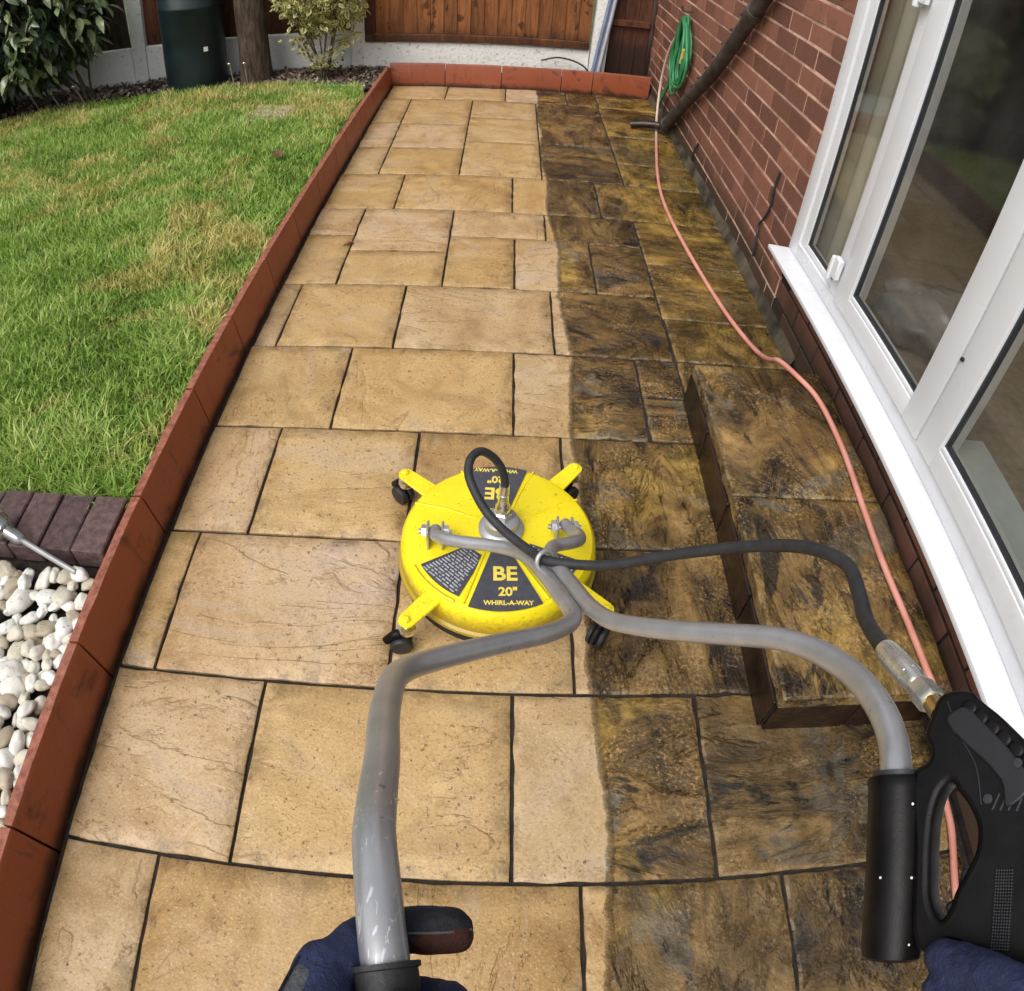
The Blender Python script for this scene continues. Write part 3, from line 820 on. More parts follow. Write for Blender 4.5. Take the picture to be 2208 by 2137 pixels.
# room behind the glass
b = MB(); b.bbox(1.28, 5.4, -2.5, 6.0, 0.20, 0.30); b.build('room_floor', M['room_floor'], house, 0)
b = MB()
b.bbox(5.4, 5.5, -2.5, 6.0, 0.2, 2.5); b.bbox(1.28, 5.5, 6.0, 6.08, 0.0, 2.5); b.bbox(1.28, 5.5, -2.6, -2.5, 0.0, 2.5)
b.bbox(1.1755, 1.28, -2.6, -1.102, 0.0, 2.5)
b.build('room_wall', M['room_wall'], house, 0)
b = MB(); b.bbox(1.17, 5.6, -2.6, 6.1, 2.5, 2.62); b.build('ceiling', M['room_wall'], house, 0)
b = MB()  # folded grey sheet, added behind the narrow pane to lighten it
V, F = [], []
nn = 44
for i in range(nn + 1):
    t = i / nn
    x = 1.285 + 0.010 * math.sin(t * 30) + 0.03 * t
    y = 2.64 - 0.43 * t
    V += [(x, y, 0.305), (x, y, 2.4)]
for i in range(nn): F.append((2*i, 2*i + 2, 2*i + 3, 2*i + 1))
V2 = [(x + 0.004, y, z) for x, y, z in V]
o = len(V)
b.add(V + V2, F + [tuple(o + j for j in reversed(f)) for f in F])
tag(b.build('pane_backing', M['pane_backing'], None, 60), 'plain grey folded sheet added inside to lighten the narrow fixed pane', 'pane_backing')
# crumpled plastic sheet on the floor inside
bm = bmesh.new(); bmesh.ops.create_icosphere(bm, subdivisions=4, radius=0.2)
for vt in bm.verts:
    q = vt.co * 9
    vt.co *= 1 + 0.28 * noise.noise(q) + 0.12 * noise.noise(q * 2.7)
    vt.co.z = max(-0.09, vt.co.z * 0.55)
me = bpy.data.meshes.new('plastic_bag'); bm.to_mesh(me); bm.free()
for pl in me.polygons: pl.use_smooth = True
tag(link('plastic_bag', me, M['bag'], None, (1.56, 1.98, 0.392)), 'crumpled grey plastic bag on the floor just inside the glass', 'bag')

# ---- step below the door
step = empty('doorstep', (0.92, 1.26, 0), 'low stone step with red risers under the glazed door', 'step')
g = MB(); g.bbox(0.684, 1.15, 0.668, 1.868, -0.004, 0.126)
b_ = g
for i, (a, c) in enumerate(((0.664, 0.965), (0.970, 1.27), (1.275, 1.572), (1.577, 1.872))):
    b = MB(); b.bbox(0.674, 0.6835, a + 0.004, c, -0.003, 0.124); b.build('riser_block', M['riser'], step, 30, 0.003)
for (a, c) in ((0.686, 0.905), (0.91, 1.15)):
    b = MB(); b.bbox(a, c, 0.655, 0.6675, -0.003, 0.124); b.build('riser_block', M['riser'], step, 30, 0.003)
g.build('step_core', M['joint'], step, 0)
for i, (a, c) in enumerate(((0.650, 1.274), (1.274, 1.876))):
    me = slab_mesh(0.474, c - a, 0.042, 70 + i, 0.004, 0.0012)
    link('paving_slab', me, M['slab'], step, (0.913, (a + c) / 2, 0.168))

# ---- red edging
def edging_run(name, label, along, joints, fixed0, fixed_top, thick, z1, sign):
    e = empty(name, (0, 0, 0), label, 'edging')
    for i, (a, c) in enumerate(zip(joints, joints[1:])):
        bot = fixed0(0.5 * (a + c)); top = fixed_top(0.5 * (a + c))
        zt = z1 + rnd.uniform(-0.003, 0.003)
        nseg = 7
        V, F = [], []
        for k in range(nseg + 1):
            s = a + 0.003 + (c - a - 0.006) * k / nseg
            j1 = 0.0035 * noise.noise(Vector((s * 11, i, 0))); j2 = 0.004 * noise.noise(Vector((s * 14, i, 5)))
            b0, t0 = fixed0(s), fixed_top(s)
            prof = [(b0, -0.02), (t0 + j2 * 0.3 - sign * 0.000, zt - 0.010), (t0 + sign * 0.006 + j1, zt + j2 * 0.5), (t0 + sign * (thick - 0.004) + j2, zt - 0.002 + j1 * 0.5), (t0 + sign * thick, zt - 0.012), (b0 + sign * (thick + 0.012), -0.05)]
            for (u_, z_) in prof:
                V.append((u_, s, z_) if along == 'y' else (s, u_, z_))
        m = 6
        for k in range(nseg):
            for q_ in range(m):
                f = (k*m + q_, k*m + (q_ + 1) % m, (k+1)*m + (q_ + 1) % m, (k+1)*m + q_)
                F.append(f)
        F.append(tuple(range(m))); F.append(tuple(nseg*m + q_ for q_ in range(m - 1, -1, -1)))
        b = MB(); b.add(V, F)
        me = b.mesh('edging_block', 40)
        bm = bmesh.new(); bm.from_mesh(me); bmesh.ops.recalc_face_normals(bm, faces=bm.faces); bm.to_mesh(me); bm.free()
        link('edging_block', me, M['edging'], e)
    return e
f0 = lambda y: -0.934 + 0.0085 * min(max(y, 0), 6)
ft = lambda y: -0.958 + 0.010 * min(max(y, 0), 5.9)
edging_run('patio_edging', 'long red edging along the lawn and pebble side of the patio', 'y', [-1.5, -0.95, -0.48, -0.2, 0.265, 0.722, 1.19, 1.65, 2.06, 2.50, 2.93, 3.37, 3.80, 4.06, 4.50, 4.95, 5.40, 5.715], f0, ft, 0.036, 0.160, -1)
edging_run('patio_edging', 'red edging across the far end of the patio below the fence', 'x', [-0.905, -0.468, -0.029, 0.44, 0.686, 1.145], lambda x: 5.718 + 0.012 * max(0, x), lambda x: 5.722 + 0.012 * max(0, x), 0.045, 0.178 , 1)

# ---- flower bed soil, lawn base
g = MB(); g.bbox(-6.0, -0.965, 5.0, 6.4, -0.06, 0.062); g.bbox(-0.964, 1.3, 5.79, 6.4, -0.06, 0.062)
tag(g.build('flower_bed', M['soil'], None, 0), kind='structure')
lawn_edge = [(-6.0, 5.05), (-4.6, 5.18), (-4.17, 5.25), (-3.72, 5.32), (-3.31, 5.41), (-2.8, 5.44), (-2.17, 5.50), (-1.7, 5.49), (-1.35, 5.43), (-1.07, 5.31), (-0.985, 5.1)]
poly = [(-6.0, 1.216), (-0.985, 1.216)] + [(x, y) for x, y in reversed(lawn_edge)]
g = MB(); g.prism(poly, -0.06, 0.086)
tag(g.build('lawn', M['turf'], None, 0), kind='structure')

# ---- fences at the far end
FY = 6.0
def boards(parent, x0, x1, z0, z1, w, y, mat, overlap=0.012):
    n = max(1, round((x1 - x0) / w)); w = (x1 - x0) / n
    for i in range(n):
        a, c = x0 + i * w, x0 + (i + 1) * w + overlap
        c = min(c, x1 + 0.004)
        b = MB()
        zt = z1 + rnd.uniform(-0.008, 0.004)
        b.add([(a, y, z0), (c, y - 0.010, z0), (c, y + 0.006, z0), (a, y + 0.012, z0), (a, y, zt), (c, y - 0.010, zt), (c, y + 0.006, zt), (a, y + 0.012, zt)],
              [(3, 2, 1, 0), (4, 5, 6, 7), (0, 1, 5, 4), (1, 2, 6, 5), (2, 3, 7, 6), (3, 0, 4, 7)])
        b.build('board', mat, parent, 30, 0.002)
def post(x0, x1, y0, y1, z1, mat, label, lean=0.0):
    b = MB(); b.bbox(x0, x1, y0, y1, 0.0, z1)
    me = b.mesh('fence_post', 30, 0.008, 2)
    for vt in me.vertices: vt.co.x += lean * vt.co.z
    return tag(link('fence_post', me, mat), label, 'fence post')
def gravel_board(x0, x1, z0, z1, y, mat, label):
    n = max(4, int((x1 - x0) / 0.06))
    V, F = [], []
    for i in range(n + 1):
        x = x0 + (x1 - x0) * i / n
        zt = z1 + 0.010 * noise.noise(Vector((x * 9, 1, 0)))
        V += [(x, y, z0), (x, y, zt - 0.006), (x, y + 0.008, zt), (x, y + 0.05, zt), (x, y + 0.05, z0)]
    for i in range(n):
        for k in range(5): F.append((5*i + k, 5*i + 5 + k, 5*i + 5 + (k+1) % 5, 5*i + (k+1) % 5))
    F += [(4, 3, 2, 1, 0), tuple(5*n + k for k in range(5))]
    b = MB(); b.add(V, F)
    me = b.mesh('gravel_board', 40)
    bm = bmesh.new(); bm.from_mesh(me); bmesh.ops.recalc_face_normals(bm, faces=bm.faces); bm.to_mesh(me); bm.free()
    return tag(link('gravel_board', me, mat), label, 'gravel board')
pa = empty('fence', (-0.25, FY, 0.3), 'amber brown upright board fence panel above the flaking white concrete board', 'fence panel')
b = MB(); b.bbox(-1.14, 0.655, FY - 0.028, FY + 0.012, 0.305, 0.368); b.build('bottom_rail', M['fence'], pa, 30, 0.004)
b = MB(); b.bbox(-1.14, -1.052, FY - 0.026, FY + 0.012, 0.370, 1.80); b.build('side_batten', M['fence_dark'], pa, 30, 0.004)
boards(pa, -1.052, 0.652, 0.370, 1.80, 0.105, FY, M['fence'])
gravel_board(-1.16, 0.662, 0.02, 0.298, FY - 0.005, M['concrete_white'], 'rough flaking white concrete board under the amber fence panel')
post(0.664, 0.792, 5.965, 6.07, 1.95, M['concrete_white'], 'white painted concrete post beside the two leaning poles', 0.035)
gt = empty('gate', (0.96, FY, 0.1), 'dark brown board gate in the corner by the house wall', 'gate')
boards(gt, 0.80, 1.128, 0.10, 1.75, 0.11, FY + 0.03, M['fence_dark'])
b = MB(); b.bbox(0.80, 1.128, FY - 0.012, FY + 0.0195, 0.528, 0.580); b.build('rail', M['fence_dark'], gt, 30, 0.003)
b = MB(); b.bbox(0.80, 1.128, FY - 0.012, FY + 0.0195, 1.45, 1.51); b.build('rail', M['fence_dark'], gt, 30, 0.003)
post(1.131, 1.163, 6.0, 6.07, 1.85, M['fence_grey'], 'thin dark timber post between the gate and the house wall')
post(-1.262, -1.165, 5.99, 6.08, 1.95, M['concrete_white'], 'speckled white concrete post behind the variegated shrub', 0.025)
pb = empty('fence', (-2.2, 6.07, 0.4), 'brown fence panel behind the tree trunk and the green water butt', 'fence panel')
boards(pb, -3.07, -1.268, 0.385, 1.80, 0.12, 6.06, M['fence_dark'])
gravel_board(-3.085, -1.268, 0.02, 0.380, 6.03, M['concrete_plain'], 'smooth pale grey concrete board behind the tree trunk')
post(-3.222, -3.092, 6.01, 6.12, 1.95, M['concrete_plain'], 'plain grey concrete post between the bush and the water butt', 0.06)
pcn = empty('fence', (-4.1, 6.07, 0.4), 'dark fence panel behind the glossy bush', 'fence panel')
boards(pcn, -5.0, -3.228, 0.385, 1.80, 0.12, 6.06, M['fence_grey'])
gravel_board(-5.0, -3.228, 0.02, 0.380, 6.03, M['concrete_plain'], 'pale grey concrete board low behind the glossy bush')
# dark timber shed at the left corner
sh = empty('garden_shed', (-4.9, 5.45, 0), 'dark charcoal timber shed side at the left end of the flower bed', 'shed')
for i in range(9):
    b = MB(); b.bbox(-5.5, -4.33, 4.98, 5.78, 0.06 + i * 0.19, 0.245 + i * 0.19); b.build('cladding_board', M['dark_shed'], sh, 30, 0.006)
b = MB(); b.bbox(-5.6, -4.25, 4.9, 5.86, 1.775, 1.82); b.build('roof', M['dark_shed'], sh, 30, 0.006)
# boundary fence on the lawn side, mostly outside the picture
fl = empty('fence', (-5.6, 2, 0), 'long brown boundary fence along the far side of the lawn', 'fence panel')
for i in range(26):
    b = MB(); b.bbox(-5.63, -5.605, -2.0 + i * 0.25, -1.755 + i * 0.25, 0.0, 1.8); b.build('board', M['fence_grey'], fl, 30, 0.003)

# ---- block paver row and pebble bed
pv = empty('paver_row', (-1.4, 1.1, 0), kind='structure')
b = MB(); b.bbox(-2.1, -0.99, 0.985, 1.215, -0.06, 0.045); b.build('paver_bed', M['soil'], pv, 0)
for i in range(9):
    x1 = -1.012 - i * 0.1085
    b = MB(); b.bbox(-0.051, 0.051, -0.1, 0.1, -0.035, 0.035)
    me = b.mesh('paver', 30, 0.004)
    link('paver', me, M['paver'], pv, (x1 - 0.052, 1.112 + rnd.uniform(-0.004, 0.004), 0.097 + rnd.uniform(-0.003, 0.003)), (rnd.uniform(-.015, .015), rnd.uniform(-.02, .02), rnd.uniform(-.02, .02)))
pbd = empty('pebble_bed', (-1.4, 0.4, 0), kind='structure')
b = MB(); b.bbox(-2.1, -0.99, -1.5, 0.984, -0.06, 0.052); b.build('bed_soil', M['soil'], pbd, 0)
peb_me = []
for v in range(9):
    bm = bmesh.new(); bmesh.ops.create_icosphere(bm, subdivisions=3, radius=1)
    ax = (1.0, rnd.uniform(0.62, 0.92), rnd.uniform(0.5, 0.68))
    for vt in bm.verts:
        n_ = 1 + 0.34 * noise.noise(vt.co * 1.2 + Vector((v * 7.7, 0, 0))) + 0.07 * noise.noise(vt.co * 3.1 + Vector((v * 3.3, 9, 0)))
        vt.co = Vector((vt.co.x * ax[0], vt.co.y * ax[1], vt.co.z * ax[2])) * n_
    me = bpy.data.meshes.new('pebble'); bm.to_mesh(me); bm.free()
    for pl in me.polygons: pl.use_smooth = True
    me.materials.append(M['pebble'])
    peb_me.append(me)
pts = []
tries = 0
while tries < 30000:
    tries += 1
    x, y = rnd.uniform(-2.0, -1.005), rnd.uniform(-1.3, 0.955)
    r = rnd.choice((0.019, 0.023, 0.028, 0.033))
    if x + r > -1.0: continue
    if all((x - a)**2 + (y - c)**2 > (0.66 * (r + s))**2 for a, c, s in pts): pts.append((x, y, r))
pts.sort(key=lambda p: (p[0] - 0.0)**2 + (p[1] - 0.55)**2)
rest = MB()
for i, (x, y, r) in enumerate(pts):
    rot = (rnd.uniform(-0.5, 0.5), rnd.uniform(-0.5, 0.5), rnd.uniform(0, 6.28))
    z = 0.086 + rnd.uniform(-0.012, 0.020)
    s = r * rnd.uniform(1.05, 1.3)
    if i < 296:
        link('pebble', peb_me[rnd.randrange(9)], None, pbd, (x, y, z), rot, (s, s, s))
    else:
        me = peb_me[rnd.randrange(9)]
        R_ = Matrix.Translation((x, y, z)) @ Matrix.Rotation(rot[2], 4, 'Z') @ Matrix.Scale(s, 4)
        rest.add([R_ @ v.co for v in me.vertices], [tuple(p.vertices) for p in me.polygons])
rest_o = rest.build('loose_pebbles', M['pebble'], pbd, 180)
rest_o['kind'] = 'stuff'

# ---- lawn grass
def inside_lawn(x, y):
    if not (-4.9 < x < -0.992 - 0.022 * (0.5 + noise.noise(Vector((y * 6, 0, 2)))) and y > 1.205 + 0.03 * noise.noise(Vector((x * 8, 1, 0)))): return False
    for (xa, ya), (xb, yb) in zip(lawn_edge, lawn_edge[1:]):
        if xa <= x <= xb: return y < ya + (yb - ya) * (x - xa) / (xb - xa) + 0.012 * math.sin(x * 23) 
    return y < 5.1
def make_grass():
    N = 170000
    # more blades where the lawn is close to the camera
    X = nr.uniform(-4.8, -0.972, N * 2); Y = nr.uniform(1.205, 5.52, N * 2)
    d = np.hypot(X, Y)
    keep = nr.uniform(0, 1, N * 2) < np.clip(2.9 / d, 0.30, 1.0) ** 1.1
    ok = np.array([inside_lawn(x, y) for x, y in zip(X, Y)]) & keep
    X, Y = X[ok][:N], Y[ok][:N]
    n = len(X)
    clump = np.array([noise.noise(Vector((x * 3.1, y * 3.1, 0))) + 0.6 * noise.noise(Vector((x * 9, y * 9, 3))) for x, y in zip(X, Y)])
    H = nr.uniform(0.024, 0.055, n) * (1 + 0.55 * clump)
    edgeb = np.clip((-0.90 - X) * 0, 0, 1)
    W = nr.uniform(0.0018, 0.0042, n)
    A = nr.uniform(0, 2 * np.pi, n); B = nr.uniform(0.15, 1.35, n) * H
    A2 = A + nr.normal(0, 0.6, n)
    zb = 0.084
    dx, dy = np.cos(A2), np.sin(A2); px, py = -np.sin(A), np.cos(A)
    V = np.zeros((n, 5, 3))
    V[:, 0] = np.c_[X + px * W, Y + py * W, np.full(n, zb)]
    V[:, 1] = np.c_[X - px * W, Y - py * W, np.full(n, zb)]
    mx, my = X + dx * B * 0.35, Y + dy * B * 0.35
    V[:, 2] = np.c_[mx - px * W * .8, my - py * W * .8, zb + H * 0.62]
    V[:, 3] = np.c_[mx + px * W * .8, my + py * W * .8, zb + H * 0.62]
    V[:, 4] = np.c_[X + dx * B, Y + dy * B, zb + H]
    me = bpy.data.meshes.new('grass')
    me.vertices.add(n * 5)
    me.vertices.foreach_set('co', V.reshape(-1))
    base = (np.arange(n) * 5)[:, None]
    loops = np.concatenate([base + np.array([[0, 1, 2, 3]]), base + np.array([[3, 2, 4]])], axis=1).reshape(-1)
    me.loops.add(n * 7)
    me.loops.foreach_set('vertex_index', loops)
    me.polygons.add(n * 2)
    st = np.stack([np.arange(n) * 7, np.arange(n) * 7 + 4], 1).reshape(-1)
    me.polygons.foreach_set('loop_start', st)
    me.update(calc_edges=True)
    tint = np.clip(0.45 + 0.40 * clump + nr.normal(0, 0.24, n), 0, 1)
    at = me.attributes.new('tint', 'FLOAT', 'POINT'); at.data.foreach_set('value', np.repeat(tint, 5))
    at = me.attributes.new('tip', 'FLOAT', 'POINT'); at.data.foreach_set('value', np.tile([0, 0, 0.5, 0.5, 1.0], n))
    me.validate()
    tag(link('grass', me, M['grass']), 'short green lawn grass with dry yellow patches', 'grass', kind='stuff')
make_grass()

# ================================================================== PLANTS
def leaf_mesh(L, W, fold=0.25, curl=0.3, name='leaf'):
    ts = [0, 0.22, 0.5, 0.78, 1.0]; ws = [0.06, 0.72, 1.0, 0.62, 0.03]
    V, rim = [], []
    for t, w in zip(ts, ws):
        z = -curl * L * t * t
        V += [(-W/2 * w, L * t, z + fold * W * w * 0.5), (0, L * t, z), (W/2 * w, L * t, z + fold * W * w * 0.5)]
        rim += [1, 0, 1]
    F = []
    for i in range(4):
        F += [(3*i, 3*i + 1, 3*i + 4, 3*i + 3), (3*i + 1, 3*i + 2, 3*i + 5, 3*i + 4)]
    me = bpy.data.meshes.new(name); me.from_pydata(V, [], F)
    for pl in me.polygons: pl.use_smooth = True
    at = me.attributes.new('rim', 'FLOAT', 'POINT'); at.data.foreach_set('value', rim)
    at = me.attributes.new('tint', 'FLOAT', 'POINT'); at.data.foreach_set('value', [rnd.random()] * 15)
    me.update()
    return me
def leaf_mass(leaf_list, xf):
    # one joined mesh of many leaves
    V, F, T, Rm = [], [], [], []
    for me, mtx in zip(leaf_list, xf):
        o = len(V); t = rnd.random()
        V += [tuple(mtx @ v.co) for v in me.vertices]
        F += [tuple(o + i for i in p.vertices) for p in me.polygons]
        T += [t] * len(me.vertices); Rm += [d.value for d in me.attributes['rim'].data]
    m = bpy.data.meshes.new('foliage'); m.from_pydata(V, [], F)
    for pl in m.polygons: pl.use_smooth = True
    m.attributes.new('tint', 'FLOAT', 'POINT').data.foreach_set('value', T)
    m.attributes.new('rim', 'FLOAT', 'POINT').data.foreach_set('value', Rm)
    m.update()
    return m
def leaf_pose(c, out, tiltdown, s=1.0):
    # leaf pointing outward and hanging
    d = Vector((out.x, out.y, out.z - tiltdown)).normalized()
    n = (Vector((0, 0, 1)) + 0.7 * Vector((rnd.gauss(0, 1), rnd.gauss(0, 1), 0)) - d * 0).normalized()
    x = d.cross(n).normalized(); n = x.cross(d)
    return Matrix.Translation(c) @ Matrix((x, d, n)).transposed().to_4x4() @ Matrix.Scale(s, 4)

# big glossy bush, left
bush = empty('bush', (-3.75, 5.55, 0.06), 'large dark glossy leaved bush at the left end of the flower bed', 'bush')
lv = [leaf_mesh(0.125, 0.052), leaf_mesh(0.145, 0.056, 0.3, 0.45), leaf_mesh(0.105, 0.05, 0.2, 0.2)]
for me in lv: me.materials.append(M['laurel'])
bc = Vector((-3.92, 5.42, 0.98)); br = Vector((0.88, 0.55, 0.68))
cands = []
for i in range(2600):
    d = Vector((rnd.gauss(0, 1), rnd.gauss(0, 1), rnd.gauss(0, 1))).normalized()
    rr = 1 - abs(rnd.gauss(0, 0.16)) + 0.10 * noise.noise(d * 2.6)
    c = bc + Vector((d.x * br.x, d.y * br.y, d.z * br.z)) * rr
    if c.z < 0.22: continue
    cands.append((c, d, rr))
front = sorted(cands, key=lambda t: (t[0] - Vector((-0.5, 0, 1.2))).length + (0.4 if t[2] < 0.9 else 0))
for c, d, rr in front[:290]:
    o = link('leaf', lv[rnd.randrange(3)], None, bush)
    o.matrix_parent_inverse = Matrix.Translation(-Vector(bush.location))
    o.matrix_basis = leaf_pose(c, (d + 0.75 * Vector((rnd.gauss(0, 1), rnd.gauss(0, 1), rnd.gauss(0, 0.8)))).normalized(), rnd.uniform(0.0, 0.7), rnd.uniform(0.75, 1.2))
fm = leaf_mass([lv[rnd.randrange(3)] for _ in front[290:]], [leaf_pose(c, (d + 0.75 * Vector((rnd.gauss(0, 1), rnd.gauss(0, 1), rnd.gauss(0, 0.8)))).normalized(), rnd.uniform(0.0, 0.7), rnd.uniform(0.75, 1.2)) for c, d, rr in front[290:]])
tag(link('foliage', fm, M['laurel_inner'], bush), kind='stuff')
for k in range(9):
    a = rnd.uniform(0, 6.28)
    base = Vector((-3.50 + 0.06 * math.cos(a), 5.62 + 0.06 * math.sin(a), 0.05))
    tip = bc + Vector((rnd.uniform(-0.6, 0.6), rnd.uniform(-0.3, 0.3), rnd.uniform(-0.25, 0.3)))
    mid = base.lerp(tip, 0.5) + Vector((rnd.uniform(-0.08, 0.08), rnd.uniform(-0.05, 0.05), -0.05))
    b = MB(); b.tube([base, mid, tip], lambda t: 0.013 * (1 - 0.6 * t), 7, True, False, 5); b.build('stem', M['stem'], bush)

# variegated shrub
shrub = empty('shrub', (-1.42, 5.66, 0.06), 'round variegated yellow and green shrub in front of the fence', 'shrub')
le = [leaf_mesh(0.056, 0.034, 0.3, 0.25), leaf_mesh(0.066, 0.038, 0.2, 0.35), leaf_mesh(0.046, 0.031, 0.25, 0.1)]
for me in le: me.materials.append(M['euonymus'])
sc = Vector((-1.41, 5.66, 0.80)); sr = Vector((0.37, 0.30, 0.34))
cands = []
for i in range(2300):
    d = Vector((rnd.gauss(0, 1), rnd.gauss(0, 1), rnd.gauss(0, 1))).normalized()
    rr = 1 - abs(rnd.gauss(0, 0.24)) + 0.22 * noise.noise(d * 3.1)
    c = sc + Vector((d.x * sr.x, d.y * sr.y, d.z * sr.z)) * rr
    if noise.noise(c * 6.5) < -0.28 : continue
    cands.append((c, d))
for i in range(170):
    t = rnd.random()
    c = Vector((-1.40 + rnd.choice((-1, 1)) * 0.30 * t * rnd.uniform(.5, 1), 5.60, 0.18 + 0.3 * t)) + Vector((rnd.gauss(0, .03), rnd.gauss(0, .06), rnd.gauss(0, .04)))
    cands.append((c, Vector((rnd.gauss(0, 1), rnd.gauss(0, 1), 0.3)).normalized()))
cands.sort(key=lambda t: t[0].y)
for c, d in cands[:280]:
    o = link('leaf', le[rnd.randrange(3)], None, shrub)
    o.matrix_parent_inverse = Matrix.Translation(-Vector(shrub.location))
    o.matrix_basis = leaf_pose(c, (d * 0.7 + Vector((rnd.gauss(0, 1), rnd.gauss(0, 1), rnd.gauss(0.2, 0.8)))).normalized(), 0.0, rnd.uniform(0.75, 1.15))
fm = leaf_mass([le[rnd.randrange(3)] for _ in cands[280:]], [leaf_pose(c, (d * 0.7 + Vector((rnd.gauss(0, 1), rnd.gauss(0, 1), rnd.gauss(0.2, 0.8)))).normalized(), 0.0, rnd.uniform(0.75, 1.15)) for c, d in cands[280:]])
tag(link('foliage', fm, M['euonymus'], shrub), kind='stuff')
for k in range(11):
    tip = sc + Vector((rnd.uniform(-0.32, 0.32), rnd.uniform(-0.15, 0.15), rnd.uniform(-0.25, 0.2)))
    base = Vector((-1.40 + rnd.uniform(-0.05, 0.05), 5.64 + rnd.uniform(-0.03, 0.03), 0.05))
    b = MB(); b.tube([base, base.lerp(tip, 0.5) + Vector((0, 0, -0.04)), tip], lambda t: 0.009 * (1 - 0.55 * t), 6, True, False, 5); b.build('stem', M['stem'], shrub)

# tree with a ridged trunk
tree = empty('tree', (-1.98, 5.70, 0.06), 'brown ridged tree trunk rising in front of the fence', 'tree')
V, F = [], []
seg, nh = 40, 40
for j in range(nh + 1):
    z = 0.02 + 2.3 * j / nh
    for k in range(seg):
        a = 2 * math.pi * k / seg
        r = 0.112 + 0.035 * math.exp(-z * 5) + 0.012 * z
        r += 0.010 * noise.noise(Vector((math.cos(a) * 4, math.sin(a) * 4, z * 1.3))) + 0.006 * noise.noise(Vector((math.cos(a) * 14, math.sin(a) * 14, z * 2.5)))
        V.append((-1.985 + 0.012 * z + r * math.cos(a), 5.71 + r * math.sin(a), z))
for j in range(nh):
    for k in range(seg):
        F.append((j*seg + k, j*seg + (k+1) % seg, (j+1)*seg + (k+1) % seg, (j+1)*seg + k))
b = MB(); b.add(V, F); b.build('trunk', M['bark'], tree, 80)
for k in range(5):
    a = k * 1.3 + 0.4
    p0 = Vector((-1.96, 5.71, 2.0 + 0.06 * k)); p2 = p0 + Vector((math.cos(a) * 0.5, math.sin(a) * 0.45, 0.75))
    b = MB(); b.tube([p0, p0.lerp(p2, 0.5) + Vector((0, 0, -0.06)), p2], lambda t: 0.06 * (1 - 0.7 * t), 9, True, False, 5); b.build('limb', M['bark'], tree)
cr = []
for i in range(1500):
    d = Vector((rnd.gauss(0, 1), rnd.gauss(0, 1), rnd.gauss(0, 1))).normalized() * rnd.uniform(0.5, 1) ** 0.5
    c = Vector((-1.96 + d.x * 0.75, 5.75 + d.y * 0.7, 3.0 + d.z * 0.55))
    if noise.noise(c * 3) > -0.15: cr.append((c, d))
fm = leaf_mass([lv[rnd.randrange(3)] for _ in cr], [leaf_pose(c, d.normalized(), rnd.uniform(0, 0.9), rnd.uniform(0.7, 1.1)) for c, d in cr])
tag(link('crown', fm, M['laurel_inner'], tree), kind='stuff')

# leaf and bark litter over the bed
V, F, T = [], [], []
for i in range(5200):
    x = rnd.uniform(-4.4, -0.96) if rnd.random() < 0.55 else rnd.uniform(-1.95, -0.96)
    y = rnd.uniform(5.28, 6.0)
    if inside_lawn(x, y - 0.03): continue
    s = rnd.uniform(0.010, 0.032); a = rnd.uniform(0, 6.28); t = rnd.random() ** 1.7
    Rm = Matrix.Rotation(a, 3, 'Z') @ Matrix.Rotation(rnd.gauss(0, 0.6), 3, 'X')
    o = len(V); z = 0.068 + rnd.uniform(0, 0.03)
    ln = rnd.uniform(1.0, 2.6)
    for q in ((-s*.4, -s*ln*.5, 0), (s*.4, -s*ln*.4, .003), (s*.5, s*ln*.4, -.002), (-s*.3, s*ln*.5, .004)):
        V.append(tuple(Rm @ Vector(q) + Vector((x, y, z))))
    F.append((o, o+1, o+2, o+3)); T += [t] * 4
me = bpy.data.meshes.new('leaf_litter'); me.from_pydata(V, [], F)
me.attributes.new('tint', 'FLOAT', 'POINT').data.foreach_set('value', T)
tag(link('leaf_litter', me, M['litter']), 'dark bark and dead leaf litter covering the flower bed', 'leaf litter', kind='stuff')

# ================================================================== GARDEN OBJECTS
# water butt
butt = empty('water_butt', (-2.51, 5.735, 0.06), 'tall dark green plastic water butt with a small white sticker', 'water butt')
prof = [(0.235, 0.0), (0.252, 0.012), (0.254, 0.30), (0.257, 0.665), (0.262, 0.672), (0.262, 0.690), (0.257, 0.697), (0.256, 1.05), (0.22, 1.09)]
b = MB(); b.lathe(prof, (0, 0, 0), 48)
o = b.build('barrel', M['bin'], butt, 50, 0, 1, (-2.51, 5.735, 0.06)); o.rotation_euler = (0, 0.05, 0)
b = MB(); b.lathe([(0.275, 1.085), (0.275, 1.12), (0.24, 1.15), (0.05, 1.165)], (0, 0, 0), 48)
o = b.build('lid', M['bin'], butt, 50, 0, 1, (-2.51, 5.735, 0.06)); o.rotation_euler = (0, 0.05, 0)
b = MB()
a0 = math.atan2(-5.735, 2.51) + 0.33
pts_ = []
for k in range(5):
    a = a0 + (k - 2) * 0.035
    pts_ += [(0.2578 * math.cos(a), 0.2578 * math.sin(a), 0.315), (0.2578 * math.cos(a), 0.2578 * math.sin(a), 0.352)]
b.add([(x * 1.006 if z < 0.33 else x, y * 1.006 if z < 0.33 else y, z + 0.02) for x, y, z in pts_], [(2*k, 2*k + 2, 2*k + 3, 2*k + 1) for k in range(4)])
o = b.build('sticker', M['white'], butt, 0, 0, 1, (-2.51, 5.735, 0.06)); o.rotation_euler = (0, 0.05, 0)

